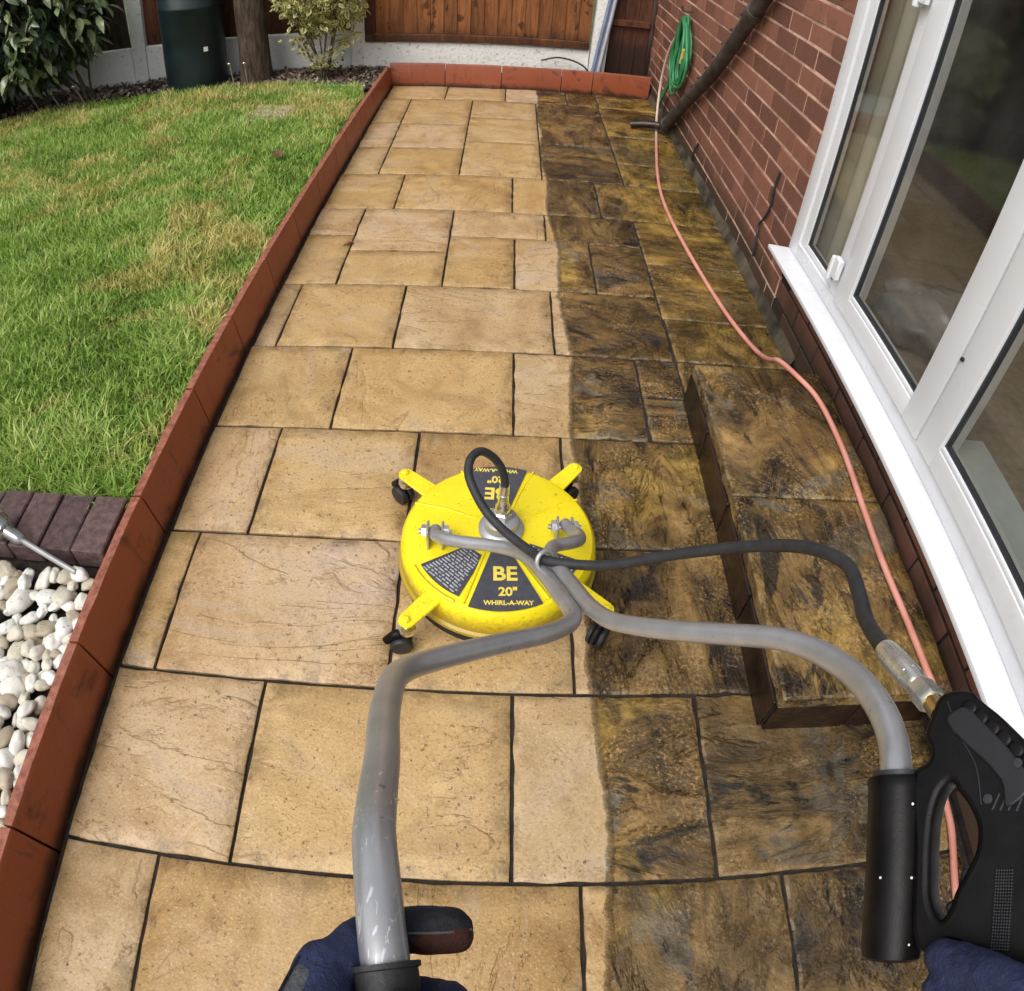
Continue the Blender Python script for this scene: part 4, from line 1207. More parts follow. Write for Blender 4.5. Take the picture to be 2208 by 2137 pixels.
# solar stake lights
def stake_light(label, foot, head, s=1.0, clear=False):
    f, h_ = Vector(foot), Vector(head)
    ax = (h_ - f).normalized(); L = (h_ - f).length
    e = empty('solar_light', foot, label, 'garden light', 'solar stake lights')
    b = MB(); b.tube([f, f + ax * (L - 0.05 * s)], 0.0065 * s, 8); b.build('stake', M['steel'] if not clear else M['pale_stake'], e)
    b = MB(); b.lathe([(0.010 * s, -0.055 * s), (0.016 * s, -0.045 * s), (0.018 * s, -0.005 * s), (0.025 * s, 0.0), (0.030 * s, 0.03 * s)], h_, 16, ax, False); b.build('lens', M['clear'], e)
    b = MB(); b.lathe([(0.031 * s, 0.028 * s), (0.034 * s, 0.030 * s), (0.034 * s, 0.044 * s), (0.028 * s, 0.050 * s)], h_, 18, ax); b.build('cap', M['chrome'], e)
    b = MB(); b.lathe([(0.026 * s, 0.0502 * s), (0.024 * s, 0.052 * s)], h_, 16, ax); b.build('solar_cell', M['gasket'], e)
M['pale_stake'] = simple('grey_stake', (0.30, 0.30, 0.29), 0.4, 0.3, 0.1)
stake_light('pale solar stake light leaning at the left end of the flower bed', (-3.81, 5.36, 0.09), (-3.855, 5.32, 0.272), 0.62)
stake_light('grey solar stake light in the middle of the three below the glossy bush', (-3.62, 5.38, 0.09), (-3.66, 5.34, 0.255), 0.75)
stake_light('grey solar stake light right of two others below the glossy bush', (-3.375, 5.38, 0.09), (-3.41, 5.33, 0.255), 0.75)
stake_light('small solar stake light between the water butt and the tree trunk', (-2.092, 5.47, 0.09), (-2.11, 5.47, 0.265), 0.6)
stake_light('small solar stake light right in front of the tree trunk', (-1.985, 5.475, 0.09), (-1.99, 5.475, 0.262), 0.6)
stake_light('clear plastic solar stake light tipped over the white pebbles and dark pavers', (-1.075, 0.950, 0.118), (-1.325, 1.035, 0.165), 1.25, True)

# inspection slab in the lawn, dead leaf
b = MB(); b.prism([(-1.70, 4.90), (-1.78, 4.56), (-1.42, 4.50), (-1.395, 4.83)], 0.07, 0.106)
tag(b.build('stone_slab', simple('worn_grey_stone', (0.34, 0.27, 0.19), 0.8, 0, 0.5, 9, 40, 0.5), None, 30, 0.006), 'small worn stone slab sunk in the far end of the lawn', 'stone slab')
me = leaf_mesh(0.10, 0.075, 0.5, 0.2, 'fallen_leaf')
tag(link('fallen_leaf', me, M['dead_leaf'], None, (-1.22, 3.72, 0.135), (0.3, 0.2, 0.8)), 'single curled brown leaf lying on the lawn near the edging', 'leaf')
me = leaf_mesh(0.05, 0.035, 0.6, 0.3, 'fallen_leaf')
tag(link('fallen_leaf', me, M['dead_leaf'], None, (-0.66, 2.925, 0.008), (0.2, 0.1, 2.0)), 'tiny dark curled leaf lying on the clean paving joint', 'leaf')
b = MB(); b.tube([(-1.62, 5.41, 0.085), (-1.3, 5.40, 0.09), (-1.03, 5.37, 0.088)], 0.009, 8, True, False, 4)
tag(b.build('timber_strip', M['concrete_plain'], None), 'thin pale strip edging the lawn below the variegated shrub', 'strip')

# leaning drain pipe
pipe = empty('drainpipe', (1.11, 4.85, 0.05), 'weathered black pipe leaning diagonally along the brick wall', 'pipe')
b = MB(); b.tube([(1.112, 4.83, 0.062), (1.112, 4.42, 0.345), (1.112, 3.90, 0.69), (1.112, 3.42, 1.10), (1.112, 2.95, 1.54), (1.112, 2.4, 2.10)], 0.039, 20, True, False, 8)
b.build('pipe', M['pipe'], pipe)
b = MB(); b.tube([(1.108, 4.835, 0.058), (1.00, 4.865, 0.052), (0.885, 4.89, 0.032)], 0.027, 18, True, False, 6); b.build('outlet', M['riser'], pipe)
for t, yz in enumerate(((3.42, 1.10), (4.80, 0.083), (2.6, 1.90))):
    d = Vector((0, -0.5, 0.42)).normalized()
    c = Vector((1.112, yz[0], yz[1]))
    b = MB(); b.lathe([(0.044, -0.03), (0.047, -0.02), (0.047, 0.02), (0.044, 0.03)], c, 20, d); b.build('collar', M['pipe'], pipe)
for i in range(11):
    t = i / 10
    y, z = 4.62 - 1.15 * t, 0.205 + 0.86 * t - 0.04 * math.sin(t * 3.1)
    b = MB(); b.tube([(1.076, y, z + 0.013), (1.068, y + 0.004, z + 0.019)], 0.008, 7); b.build('peg', M['rubber'], pipe)

# green hose coil on the wall, with hook
coil = empty('garden_hose', (1.14, 4.78, 0.62), 'green garden hose coiled on a hook on the brick wall', 'hose')
for i in range(9):
    cy = 4.75 + rnd.uniform(-0.03, 0.03); hw = 0.085 + 0.0165 * i; hh = 0.17 + rnd.uniform(0, 0.045)
    xx = 1.142 - 0.011 * (i % 4)
    top = 0.835 + rnd.uniform(-0.012, 0.008)
    pts_ = []
    for k in range(14):
        a = 2 * math.pi * k / 14
        wz = math.sin(a)
        w = hw * (0.55 + 0.45 * (1 - max(0, wz)) ) 
        pts_.append((xx - 0.012 * rnd.random(), cy + w * math.cos(a) - 0.0 + 0.09 * max(0, wz) * 0.8 + 0.03 * (-wz), top - hh * 1.2 + hh * 1.2 * wz))
    b = MB(); b.tube(pts_, 0.0095, 8, True, True, 4); b.build('hose_loop', M['green_hose'], coil, 80)
b = MB(); b.tube([(1.105, 4.80, 0.82), (1.10, 4.90, 0.66), (1.098, 4.95, 0.52), (1.097, 4.88, 0.415), (1.096, 4.70, 0.385), (1.096, 4.52, 0.44), (1.098, 4.47, 0.56), (1.10, 4.56, 0.70), (1.105, 4.68, 0.81)], 0.0095, 8, True, False, 6); b.build('hose_loop', M['green_hose'], coil, 80)
for i in range(3):
    b = MB(); b.tube([(1.13 - 0.01*i, 4.86 + 0.02*i, 0.46), (1.125, 4.98 + 0.02*i, 0.33), (1.12, 5.10 + 0.015*i, 0.20), (1.12, 5.18, 0.10 + 0.02*i)], 0.0095, 8, True, False, 5); b.build('hose_tail', M['green_hose'], coil, 80)
b = MB(); b.tube([(1.165, 4.83, 0.87), (1.105, 4.84, 0.87), (1.10, 4.84, 0.90)], 0.006, 8, True, False, 3); b.build('hook', M['gasket'], coil)
b = MB(); b.tube([(1.098, 4.60, 0.655), (1.098, 4.625, 0.56)], 0.014, 10); b.build('connector', M['pale_green'], coil)

# pink hose running down the patio
hp = [(1.128, 4.95, 0.70), (1.118, 5.06, 0.60), (1.112, 5.14, 0.47), (1.108, 5.18, 0.28), (1.095, 5.08, 0.08), (1.07, 4.90, 0.012), (0.99, 4.42, 0.0105), (0.93, 4.03, 0.0105), (0.893, 3.66, 0.0105), (0.893, 3.30, 0.0105), (0.933, 2.77, 0.0105), (0.982, 2.42, 0.0105),
      (1.030, 2.22, 0.014), (1.015, 2.03, 0.10), (1.005, 1.93, 0.168), (1.035, 1.835, 0.182), (1.077, 1.73, 0.1795), (1.088, 1.494, 0.1795), (1.073, 1.254, 0.1795), (1.064, 1.046, 0.1795), (1.072, 0.846, 0.1795), (1.078, 0.72, 0.1795), (1.092, 0.635, 0.165), (1.125, 0.55, 0.06), (1.145, 0.46, 0.0115), (1.140, 0.36, 0.0105), (1.106, 0.206, 0.0105), (1.05, -0.2, 0.0105), (0.9, -0.9, 0.0105)]
b = MB(); b.tube(hp, 0.0094, 10, True, False, 7)
tag(b.build('water_hose', M['pale_hose'], None, 80), 'long pink hose trailing over the grimy paving and the step', 'hose')

# cable on the wall, two poles by the post
b = MB(); b.tube([(1.161, 2.775, 0.552), (1.156, 2.776, 0.50), (1.156, 2.772, 0.44), (1.156, 2.768, 0.385), (1.156, 2.80, 0.32), (1.154, 2.834, 0.272), (1.150, 2.815, 0.235), (1.150, 2.797, 0.18), (1.15, 2.795, 0.13)], 0.0055, 8, True, False, 5)
tag(b.build('cable', M['gasket'], None, 80), 'thin black cable running down the brick wall beside the window sill', 'cable')
b = MB(); b.tube([(1.161, 4.10, 0.20), (1.15, 4.11, 0.15), (1.152, 4.13, 0.08)], 0.007, 8, True, False, 4)
tag(b.build('cable', M['gasket'], None, 80), 'short black cable stub low on the wall below the leaning pipe', 'cable')
M['pole_blue'] = simple('pale_blue_pole', (0.22, 0.28, 0.42), 0.4, 0.1, 0.15, 9)
M['pole_grey'] = simple('pale_grey_pole', (0.48, 0.52, 0.62), 0.35, 0.2, 0.1, 9)
for nm, m_, p0, p1, lab in (('pole', M['pole_blue'], (0.690, 5.925, 0.065), (0.885, 5.955, 1.55), 'blue pole leaning against the white concrete post'),
                        ('pole', M['pole_grey'], (0.735, 5.93, 0.065), (0.915, 5.95, 1.50), 'pale grey pole leaning right beside the blue pole')):
    b = MB(); b.tube([p0, p1], 0.016, 12)
    e = tag(empty(nm, p0), lab, 'pole')
    b.build('shaft', m_, e)
    d = (Vector(p1) - Vector(p0)).normalized()
    b = MB(); b.lathe([(0.019, -0.01), (0.019, 0.04)], p0, 12, d); b.build('foot_cap', M['rubber'], e)
b = MB(); b.tube([(0.28, 5.93, 0.20), (0.42, 5.92, 0.235), (0.60, 5.93, 0.19), (0.68, 5.94, 0.12)], 0.007, 7, True, False, 5)
tag(b.build('twig', M['gasket'], None), 'dark bent twig lying against the white concrete board', 'twig')

# ================================================================== SURFACE CLEANER
CX, CY = 0.037, 1.135
sc_ = empty('surface_cleaner', (CX, CY, 0.0), 'yellow round patio surface cleaner with grey steering handles', 'surface cleaner')
def cpt(r, deg, z): return (CX + r * math.cos(math.radians(deg)), CY + r * math.sin(math.radians(deg)), z)
b = MB(); b.lathe([(0.0, 0.139), (0.10, 0.139), (0.225, 0.136), (0.240, 0.131), (0.250, 0.118), (0.253, 0.100), (0.254, 0.060), (0.261, 0.055), (0.262, 0.046), (0.250, 0.046), (0.248, 0.09)], (CX, CY, 0), 96, None, False)
b.build('deck', M['yellow'], sc_, 30)
b = MB(); b.lathe([(0.247, 0.060), (0.250, 0.03), (0.252, 0.004), (0.240, 0.004), (0.238, 0.06)], (CX, CY, 0), 96, None, False)
b.build('brush_skirt', M['brush'], sc_, 40)
DT = 0.1385
def sector(name, mat, r0, r1, a0, a1, z0, z1, n=14, parent=None, bev=0.0):
    poly = [(CX + r0 * math.cos(math.radians(a0 + (a1 - a0) * k / n)), CY + r0 * math.sin(math.radians(a0 + (a1 - a0) * k / n))) for k in range(n + 1)]
    poly += [(CX + r1 * math.cos(math.radians(a1 + (a0 - a1) * k / n)), CY + r1 * math.sin(math.radians(a1 + (a0 - a1) * k / n))) for k in range(n + 1)]
    V = [(x, y, z0) for x, y in poly] + [(x, y, z1) for x, y in poly]
    F = []
    m = len(poly)
    for k in range(n):
        F.append((m + k, m + k + 1, m + m - 2 - k, m + m - 1 - k))
    F += [(i, (i+1) % m, m + (i+1) % m, m + i) for i in range(m)]
    bb = MB(); bb.add(V, F)
    me = bb.mesh(name, 30)
    bm = bmesh.new(); bm.from_mesh(me); bmesh.ops.recalc_face_normals(bm, faces=bm.faces); bm.to_mesh(me); bm.free()
    return link(name, me, mat, parent or sc_)
near_p = sector('label_panel', M['label'], 0.062, 0.236, -107, -63, DT - 0.002, DT + 0.0022)
far_p = sector('label_panel', M['label'], 0.085, 0.236, 72, 112, DT - 0.002, DT + 0.0022)
lw_p = sector('warning_label', M['label'], 0.085, 0.219, -150, -115, DT - 0.002, DT + 0.0022)
rw_p = sector('warning_label', M['label'], 0.085, 0.219, -55, -22, DT - 0.002, DT + 0.0022)
# raised ribs pressed into the deck
def rib(pts_, r=0.004):
    b = MB(); b.tube(pts_, r, 6, True, False, 3); b.build('pressed_rib', M['yellow'], sc_, 80)
rib([cpt(0.07, -119, DT), cpt(0.15, -112.5, DT), cpt(0.232, -110.5, DT - 0.002)], 0.0045)
rib([cpt(0.236, a, DT - 0.002) for a in range(-152, -110, 6)], 0.0045)
rib([cpt(0.236, a, DT - 0.002) for a in range(-57, -19, 6)], 0.0045)
rib([cpt(0.08, -60, DT), cpt(0.15, -58.5, DT), cpt(0.232, -58, DT - 0.002)], 0.0045)
rib([cpt(0.242, 157, DT - 0.005), cpt(0.15, 151, DT), cpt(0.08, 143, DT), cpt(0.077, 128, DT)], 0.0035)
rib([cpt(0.244, 32, DT - 0.005), cpt(0.15, 35, DT), cpt(0.085, 40, DT), cpt(0.088, 58, DT)], 0.0035)
rib([cpt(0.244, 116, DT - 0.005), cpt(0.15, 114.5, DT), cpt(0.085, 115, DT)], 0.003)
rib([cpt(0.244, 68, DT - 0.005), cpt(0.15, 69, DT), cpt(0.085, 67, DT)], 0.003)
def lettering(txt, size, x, y, rz, parent, mat, bold=0.0):
    cu = bpy.data.curves.new('lettering', 'FONT')
    cu.body = txt; cu.size = size; cu.align_x = 'CENTER'; cu.align_y = 'CENTER'; cu.offset = bold; cu.extrude = 0.0004
    tmp = bpy.data.objects.new('lettering_curve', cu); col.objects.link(tmp)
    dg = bpy.context.evaluated_depsgraph_get()
    me = bpy.data.meshes.new_from_object(tmp.evaluated_get(dg))
    bpy.data.objects.remove(tmp); bpy.data.curves.remove(cu)
    me.materials.clear()
    o = link('lettering', me, mat, parent)
    o.matrix_parent_inverse = Matrix.Translation(-Vector(sc_.location)) if parent is sc_ else parent.matrix_parent_inverse.inverted() @ Matrix.Translation(-Vector(sc_.location)) if False else Matrix()
    o.matrix_basis = Matrix.Translation((x, y, DT + 0.0028)) @ Matrix.Rotation(rz, 4, 'Z')
    return o
# label panels sit at the world origin of the cleaner, so their lettering uses the same frame
for pnl in (near_p, far_p, lw_p, rw_p): pass
lettering('BE', 0.058, CX + 0.016, CY - 0.131, 0.03, near_p, M['print_yellow'], 0.0016)
lettering('20"', 0.034, CX + 0.024, CY - 0.183, 0.03, near_p, M['print_yellow'], 0.0010)
lettering('WHIRL-A-WAY', 0.0175, CX + 0.026, CY - 0.2145, 0.03, near_p, M['print_yellow'], 0.0006)
lettering('BE', 0.058, CX - 0.010, CY + 0.135, math.pi - 0.03, far_p, M['print_yellow'], 0.0016)
lettering('20"', 0.034, CX - 0.012, CY + 0.186, math.pi - 0.03, far_p, M['print_yellow'], 0.0010)
lettering('WHIRL-A-WAY', 0.0175, CX - 0.012, CY + 0.220, math.pi - 0.03, far_p, M['print_yellow'], 0.0006)
# the small print on the two warning labels, too fine to read: rows of dashes
def fine_print(panel, a0, a1, r0, r1):
    b = MB()
    am = math.radians((a0 + a1) / 2); rad = Vector((math.cos(am), math.sin(am), 0)); tn = Vector((-rad.y, rad.x, 0))
    for i in range(15):
        r = r0 + (r1 - r0) * (i + 0.5) / 15
        half = r * math.tan(math.radians((a1 - a0) / 2)) * 0.84
        u = -half
        while u < half - 0.006:
            ln = rnd.uniform(0.006, 0.022); ln = min(ln, half - u)
            c = Vector((CX, CY, DT + 0.0026)) + rad * r + tn * (u + ln / 2)
            w = 0.0018
            q = [c + tn * (sx * ln / 2) + rad * (sy * w) for sx, sy in ((-1, -1), (1, -1), (1, 1), (-1, 1))]
            o = len(b.v); b.v += [tuple(p) for p in q]; b.f.append((o, o+1, o+2, o+3)) 
            u += ln + 0.004
    o = b.build('lettering', M['print_pale'], panel, 0)
    o.matrix_parent_inverse = Matrix()
fine_print(lw_p, -150, -115, 0.09, 0.214)
fine_print(rw_p, -55, -22, 0.09, 0.214)
# hub and swivel
b = MB(); b.lathe([(0.058, 0.136), (0.058, 0.150), (0.050, 0.158), (0.044, 0.160), (0.042, 0.180), (0.030, 0.186)], (CX + 0.005, CY + 0.012, 0), 32); b.build('hub', M['steel'], sc_, 40)
sw = Vector((CX + 0.006, CY + 0.015, 0.0))
b = MB(); b.lathe([(0.024, 0.186), (0.024, 0.206), (0.017, 0.210)], sw, 6); b.build('swivel_nut', M['chrome'], sc_, 20)
b = MB(); b.lathe([(0.016, 0.205), (0.019, 0.212), (0.019, 0.226), (0.014, 0.232), (0.0125, 0.27)], sw, 20); b.build('swivel', M['chrome'], sc_, 40)
# casters on yellow arms
wheel_at = [(-0.252, 1.372), (-0.205, 0.868), (0.279, 0.890), (0.222, 1.372)]
for ang, w in zip((141, 231, 321, 51), wheel_at):
    ca = empty('caster', cpt(0.335, ang, 0.12)); ca.parent = sc_; ca.matrix_parent_inverse = Matrix.Translation(-Vector(sc_.location))
    ca_loc = Vector(ca.location)
    a = math.radians(ang); d = Vector((math.cos(a), math.sin(a), 0)); t = Vector((-d.y, d.x, 0))
    c0 = Vector((CX, CY, 0))
    out = [c0 + d * 0.224 - t * 0.026, c0 + d * 0.335 - t * 0.021]
    for k in range(1, 8):
        q = math.radians(-90 + 180 * k / 8)
        out.append(c0 + d * (0.335 + 0.021 * math.cos(q)) + t * 0.021 * math.sin(q))
    out += [c0 + d * 0.335 + t * 0.021, c0 + d * 0.224 + t * 0.026]
    b = MB(); b.prism([(p.x, p.y) for p in out], 0.1155, 0.1235)
    b.build('arm', M['yellow'], ca, 40, 0.0015)
    tip = c0 + d * 0.338
    b = MB(); b.lathe([(0.010, 0.1236), (0.010, 0.130), (0.006, 0.1325)], (tip.x, tip.y, 0), 6); b.build('bolt', M['yellow'], ca, 30)
    b = MB(); b.lathe([(0.008, 0.115), (0.008, 0.098), (0.020, 0.097), (0.022, 0.088), (0.020, 0.078)], (tip.x, tip.y, 0), 20); b.build('swivel_cup', M['chrome'], ca, 40)
    wv = Vector((w[0], w[1], 0)); dirw = Vector((wv.x - tip.x, wv.y - tip.y, 0))
    if dirw.length < 0.01: dirw = Vector((0, 0.02, 0))
    dirw.normalize(); axw = Vector((-dirw.y, dirw.x, 0))
    wc = Vector((tip.x, tip.y, 0)) + dirw * 0.018; wc.z = 0.029
    b = MB(); b.tube([Vector((tip.x, tip.y, 0.09)), wc + Vector((0, 0, 0.038)), wc + dirw * 0.012 + Vector((0, 0, 0.036)), wc + dirw * 0.036 + Vector((0, 0, 0.010))], 0.011, 10, True, False, 4); b.build('hood', M['plastic'], ca, 60)
    for s in (-1, 1):
        b = MB(); b.lathe([(0.010, -0.009), (0.026, -0.009), (0.0285, -0.0055), (0.0285, 0.0055), (0.026, 0.009), (0.012, 0.010)], wc + axw * s * 0.0125, 24, axw); b.build('wheel', M['rubber'], ca, 40)
# pivot brackets with nuts
for s, (bx, by) in ((-1, (-0.121, 1.092)), (1, (0.199, 1.122))):
    br_ = empty('pivot_bracket', (bx, by, 0.139)); br_.parent = sc_; br_.matrix_parent_inverse = Matrix.Translation(-Vector(sc_.location))
    for e in (-1, 1):
        b = MB(); b.bbox(bx + e * 0.018 - 0.003, bx + e * 0.018 + 0.003, by - 0.020, by + 0.022, 0.136, 0.205); b.build('cheek', M['steel'], br_, 30, 0.002)
        b = MB(); b.lathe([(0.0175, 0.0), (0.0175, 0.012), (0.013, 0.014)], (bx + e * 0.0212, by, 0.186), 6, (e, 0, 0)); b.build('nut', M['chrome'], br_, 20)
    b = MB(); b.tube([(bx - 0.042, by, 0.186), (bx + 0.042, by, 0.186)], 0.0065, 10); b.build('pin', M['chrome'], br_)
# steering handle
TR = 0.0151
left_path = [(-0.121, 1.100, 0.186), (-0.118, 1.074, 0.196), (-0.095, 1.048, 0.215), (-0.055, 1.025, 0.235), (0.004, 0.997, 0.262), (0.060, 0.958, 0.298), (0.096, 0.900, 0.343), (0.122, 0.830, 0.386), (0.143, 0.745, 0.440), (0.156, 0.688, 0.478), (0.159, 0.662, 0.496), (0.153, 0.638, 0.514), (0.135, 0.612, 0.536), (0.097, 0.568, 0.583), (0.042, 0.520, 0.640), (-0.013, 0.472, 0.695), (-0.060, 0.425, 0.748), (-0.082, 0.395, 0.783), (-0.092, 0.365, 0.818), (-0.093, 0.335, 0.850), (-0.088, 0.275, 0.907), (-0.077, 0.208, 0.970), (-0.072, 0.162, 1.010), (-0.067, 0.124, 1.042), (-0.059, 0.085, 1.062), (-0.054, 0.058, 1.069), (-0.049, 0.030, 1.069), (-0.046, -0.010, 1.060), (-0.043, -0.06, 1.045)]
b = MB(); b.tube(left_path, TR, 18, True, False, 5); b.build('handle_tube', M['steel'], sc_, 80)
right_path = [(0.199, 1.132, 0.188), (0.212, 1.100, 0.203), (0.224, 1.062, 0.232), (0.220, 1.020, 0.265), (0.190, 0.982, 0.298), (0.150, 0.945, 0.330), (0.140, 0.890, 0.362), (0.155, 0.825, 0.404), (0.174, 0.745, 0.455), (0.186, 0.692, 0.490), (0.196, 0.655, 0.520), (0.212, 0.612, 0.560), (0.246, 0.562, 0.622), (0.290, 0.515, 0.686), (0.335, 0.473, 0.746), (0.373, 0.433, 0.801), (0.395, 0.392, 0.842), (0.406, 0.345, 0.880), (0.405, 0.308, 0.908), (0.399, 0.263, 0.936), (0.390, 0.225, 0.953), (0.378, 0.191, 0.962), (0.371, 0.150, 0.952), (0.366, 0.10, 0.938)]
b = MB(); b.tube(right_path, TR, 18, True, False, 5); b.build('handle_tube', M['steel'], sc_, 80)
b = MB(); b.tube([(-0.0505, 0.037, 1.0695), (-0.0497, 0.033, 1.0692), (-0.0485, 0.026, 1.0685), (-0.046, -0.010, 1.060), (-0.043, -0.06, 1.045), (-0.042, -0.072, 1.041)], lambda t: 0.0215 if t < 0.2 else 0.0195, 24, True, False, 5); b.build('grip', M['rubber'], sc_, 40)
# scratched bare patch near the grip end of the left tube is built as a thin worn sleeve of the tube
# hose ring on the handle
ringc = Vector((0.123, 0.853, 0.400)); dz = Vector((0.55, -0.70, 0.45)).normalized(); n1_ = dz.orthogonal().normalized(); n2_ = dz.cross(n1_)
b = MB(); b.tube([ringc + 0.020 * (math.cos(2*math.pi*k/16) * n1_ + math.sin(2*math.pi*k/16) * n2_) for k in range(16)], 0.0052, 8, True, True, 2); b.build('hose_ring', M['steel'], sc_, 80)
# high pressure hose
hose = [(0.043, 1.150, 0.268), (0.044, 1.160, 0.300), (0.033, 1.168, 0.342), (0.008, 1.168, 0.380), (-0.018, 1.158, 0.402), (-0.037, 1.131, 0.405), (-0.041, 1.092, 0.395), (-0.023, 1.047, 0.380), (0.002, 1.004, 0.370), (0.037, 0.962, 0.364), (0.070, 0.923, 0.370), (0.100, 0.885, 0.384), (0.122, 0.855, 0.400), (0.150, 0.838, 0.414), (0.190, 0.820, 0.433), (0.234, 0.799, 0.462), (0.342, 0.743, 0.575), (0.434, 0.670, 0.693), (0.473, 0.590, 0.788), (0.490, 0.531, 0.828), (0.479, 0.473, 0.848), (0.462, 0.415, 0.868), (0.446, 0.350, 0.908)]
b = MB(); b.tube(hose, 0.0102, 14, True, False, 7); b.build('pressure_hose', M['hose_black'], sc_, 80)
b = MB(); b.tube([(0.043, 1.149, 0.255), (0.044, 1.158, 0.292)], 0.0128, 14); b.build('hose_ferrule', M['chrome'], sc_, 60)

# trigger gun
GO = Vector((0.415, 0.236, 1.008)); EX = Vector((0.2914, -0.8742, 0.3885)); EY = Vector((0.5045, 0.4855, 0.714)); GN = Vector((-0.8128, -0.0121, 0.5824))
GM = Matrix((EX, EY, GN)).transposed().to_4x4(); GM.translation = GO
def plate(name, loops, depth, bev, mat, parent, zoff=0.0):
    cu = bpy.data.curves.new(name, 'CURVE'); cu.dimensions = '2D'; cu.fill_mode = 'BOTH'
    for lp in loops:
        sp = cu.splines.new('POLY'); sm = catmull([(x, y, 0) for x, y in lp], 4, True)
        sp.points.add(len(sm) - 1)
        for p, q in zip(sp.points, sm): p.co = (q.x, q.y, 0, 1)
        sp.use_cyclic_u = True
    cu.extrude = depth / 2 - bev; cu.bevel_depth = bev; cu.bevel_resolution = 2; cu.offset = -bev
    tmp = bpy.data.objects.new(name, cu); col.objects.link(tmp)
    dg = bpy.context.evaluated_depsgraph_get()
    me = bpy.data.meshes.new_from_object(tmp.evaluated_get(dg))
    bpy.data.objects.remove(tmp); bpy.data.curves.remove(cu)
    me.transform(GM @ Matrix.Translation((0, 0, zoff)))
    for pl in me.polygons: pl.use_smooth = True
    me.set_sharp_from_angle(angle=math.radians(40))
    me.materials.clear()
    return link(name, me, mat, parent)
gun = empty('trigger_gun', tuple(GO)); gun.parent = sc_; gun.matrix_parent_inverse = Matrix.Translation(-Vector(sc_.location))
outer = [(0.0007, 0.0045), (0.0091, 0.0173), (0.0215, 0.0251), (0.0307, 0.0242), (0.0511, 0.0243), (0.0842, 0.0217), (0.1272, 0.0195), (0.1625, -0.0037), (0.177, -0.0432), (0.2362, -0.1067), (0.2331, -0.1389), (0.2027, -0.1471), (0.1683, -0.1341), (0.1552, -0.1423), (0.1528, -0.1559), (0.1397, -0.1641), (0.0766, -0.1098), (0.0276, -0.0605), (0.0314, -0.0455), (0.027, -0.0374), (0.013, -0.0308), (0.0056, -0.0132)]
hole = [(0.061, -0.0443), (0.0599, -0.0568), (0.0668, -0.0722), (0.0822, -0.0919), (0.1023, -0.1127), (0.1186, -0.1269), (0.1365, -0.1331), (0.1355, -0.12), (0.1294, -0.1082), (0.1238, -0.0883), (0.1183, -0.0724), (0.1056, -0.0574), (0.087, -0.0491), (0.0719, -0.0466)]
plate('body', [outer, hole], 0.030, 0.006, M['plastic'], gun)
plate('side_cover', [[(0.0219, -0.0072), (0.0278, 0.0118), (0.0493, 0.0121), (0.0972, 0.0067), (0.1191, -0.0012), (0.1146, -0.0283), (0.0959, -0.0149)]], 0.006, 0.002, M['plastic_grey'], gun, 0.0155)
plate('trigger', [[(0.1195, -0.0894), (0.1276, -0.0851), (0.1368, -0.1049), (0.1438, -0.1216), (0.1401, -0.1253), (0.1318, -0.1237), (0.1303, -0.1192), (0.1315, -0.1122)]], 0.014, 0.003, M['plastic_grey'], gun, 0.003)
for (u, vv) in [(0.0316, 0.0138), (0.0456, 0.0133), (0.0599, 0.0128), (0.0743, 0.0123), (0.0891, 0.0118), (0.104, 0.0113)]:
    b = MB(); b.lathe([(0.0078, -0.001), (0.0068, 0.0007), (0.0045, 0.0013), (0.001, 0.0015)], GM @ Vector((u, vv, 0.0165)), 14, GN); b.build('finger_ridge', M['plastic'], gun, 60)
for (p, q) in [((0.1021, -0.024), (0.1064, -0.0378)), ((0.1075, -0.0199), (0.1118, -0.0336)), ((0.1129, -0.0157), (0.1173, -0.0294)), ((0.1183, -0.0115), (0.1228, -0.0252)), ((0.1237, -0.0074), (0.1283, -0.021))]:
    p, q = GM @ Vector((*p, 0.0152)), GM @ Vector((*q, 0.0152))
    b = MB(); b.tube([p, q], 0.0011, 6); b.build('vent_slot', M['gasket'], gun)
for (u, v_) in ((0.0987, 0.0047), (0.0976, -0.0334)):
    b = MB(); b.lathe([(0.0042, 0), (0.0042, 0.002), (0.002, 0.0022)], GM @ Vector((u, v_, 0.0186 if v_ > -0.02 else 0.0152)), 10, GN); b.build('screw', M['gasket'], gun)
s0, s1 = Vector((0.378, 0.186, 0.961)), Vector((0.359, 0.030, 0.916))
ax = (s1 - s0).normalized()
b = MB(); b.tube([s0, s0 + ax * 0.004, s0 + ax * 0.012, s1 - ax * 0.012, s1 - ax * 0.003, s1], lambda t: (0.0255, 0.0275, 0.0265, 0.0275, 0.0262, 0.0215)[min(5, int(t * 5 + 0.5))], 28); b.build('sleeve', M['plastic'], gun, 40)
b = MB(); b.tube([s0 + ax * 0.006, s0 - ax * 0.005], lambda t: 0.0225, 24); b.build('sleeve_collar', M['gasket'], gun, 40)
side = (Vector((0, 0, 1.52)) - (s0 + s1) / 2); side = (side - ax * side.dot(ax)).normalized(); sx = ax.cross(side)
for t in (0.16, 0.55, 0.90):
    for w_ in ((-0.55,) if t != 0.55 else (-0.55, 0.5)):
        q = (side * math.cos(w_) + sx * math.sin(w_)).normalized()
        c = s0.lerp(s1, t) + q * 0.0268
        b = MB(); b.lathe([(0.0014, 0), (0.0010, 0.0007), (0.0003, 0.0009)], c, 8, q); b.build('water_drop', M['white'], gun, 60)
f0_, f1_, f2_, f3_ = Vector((0.4465, 0.352, 0.907)), Vector((0.438, 0.283, 0.953)), Vector((0.4295, 0.250, 0.979)), Vector((0.420, 0.228, 0.998))
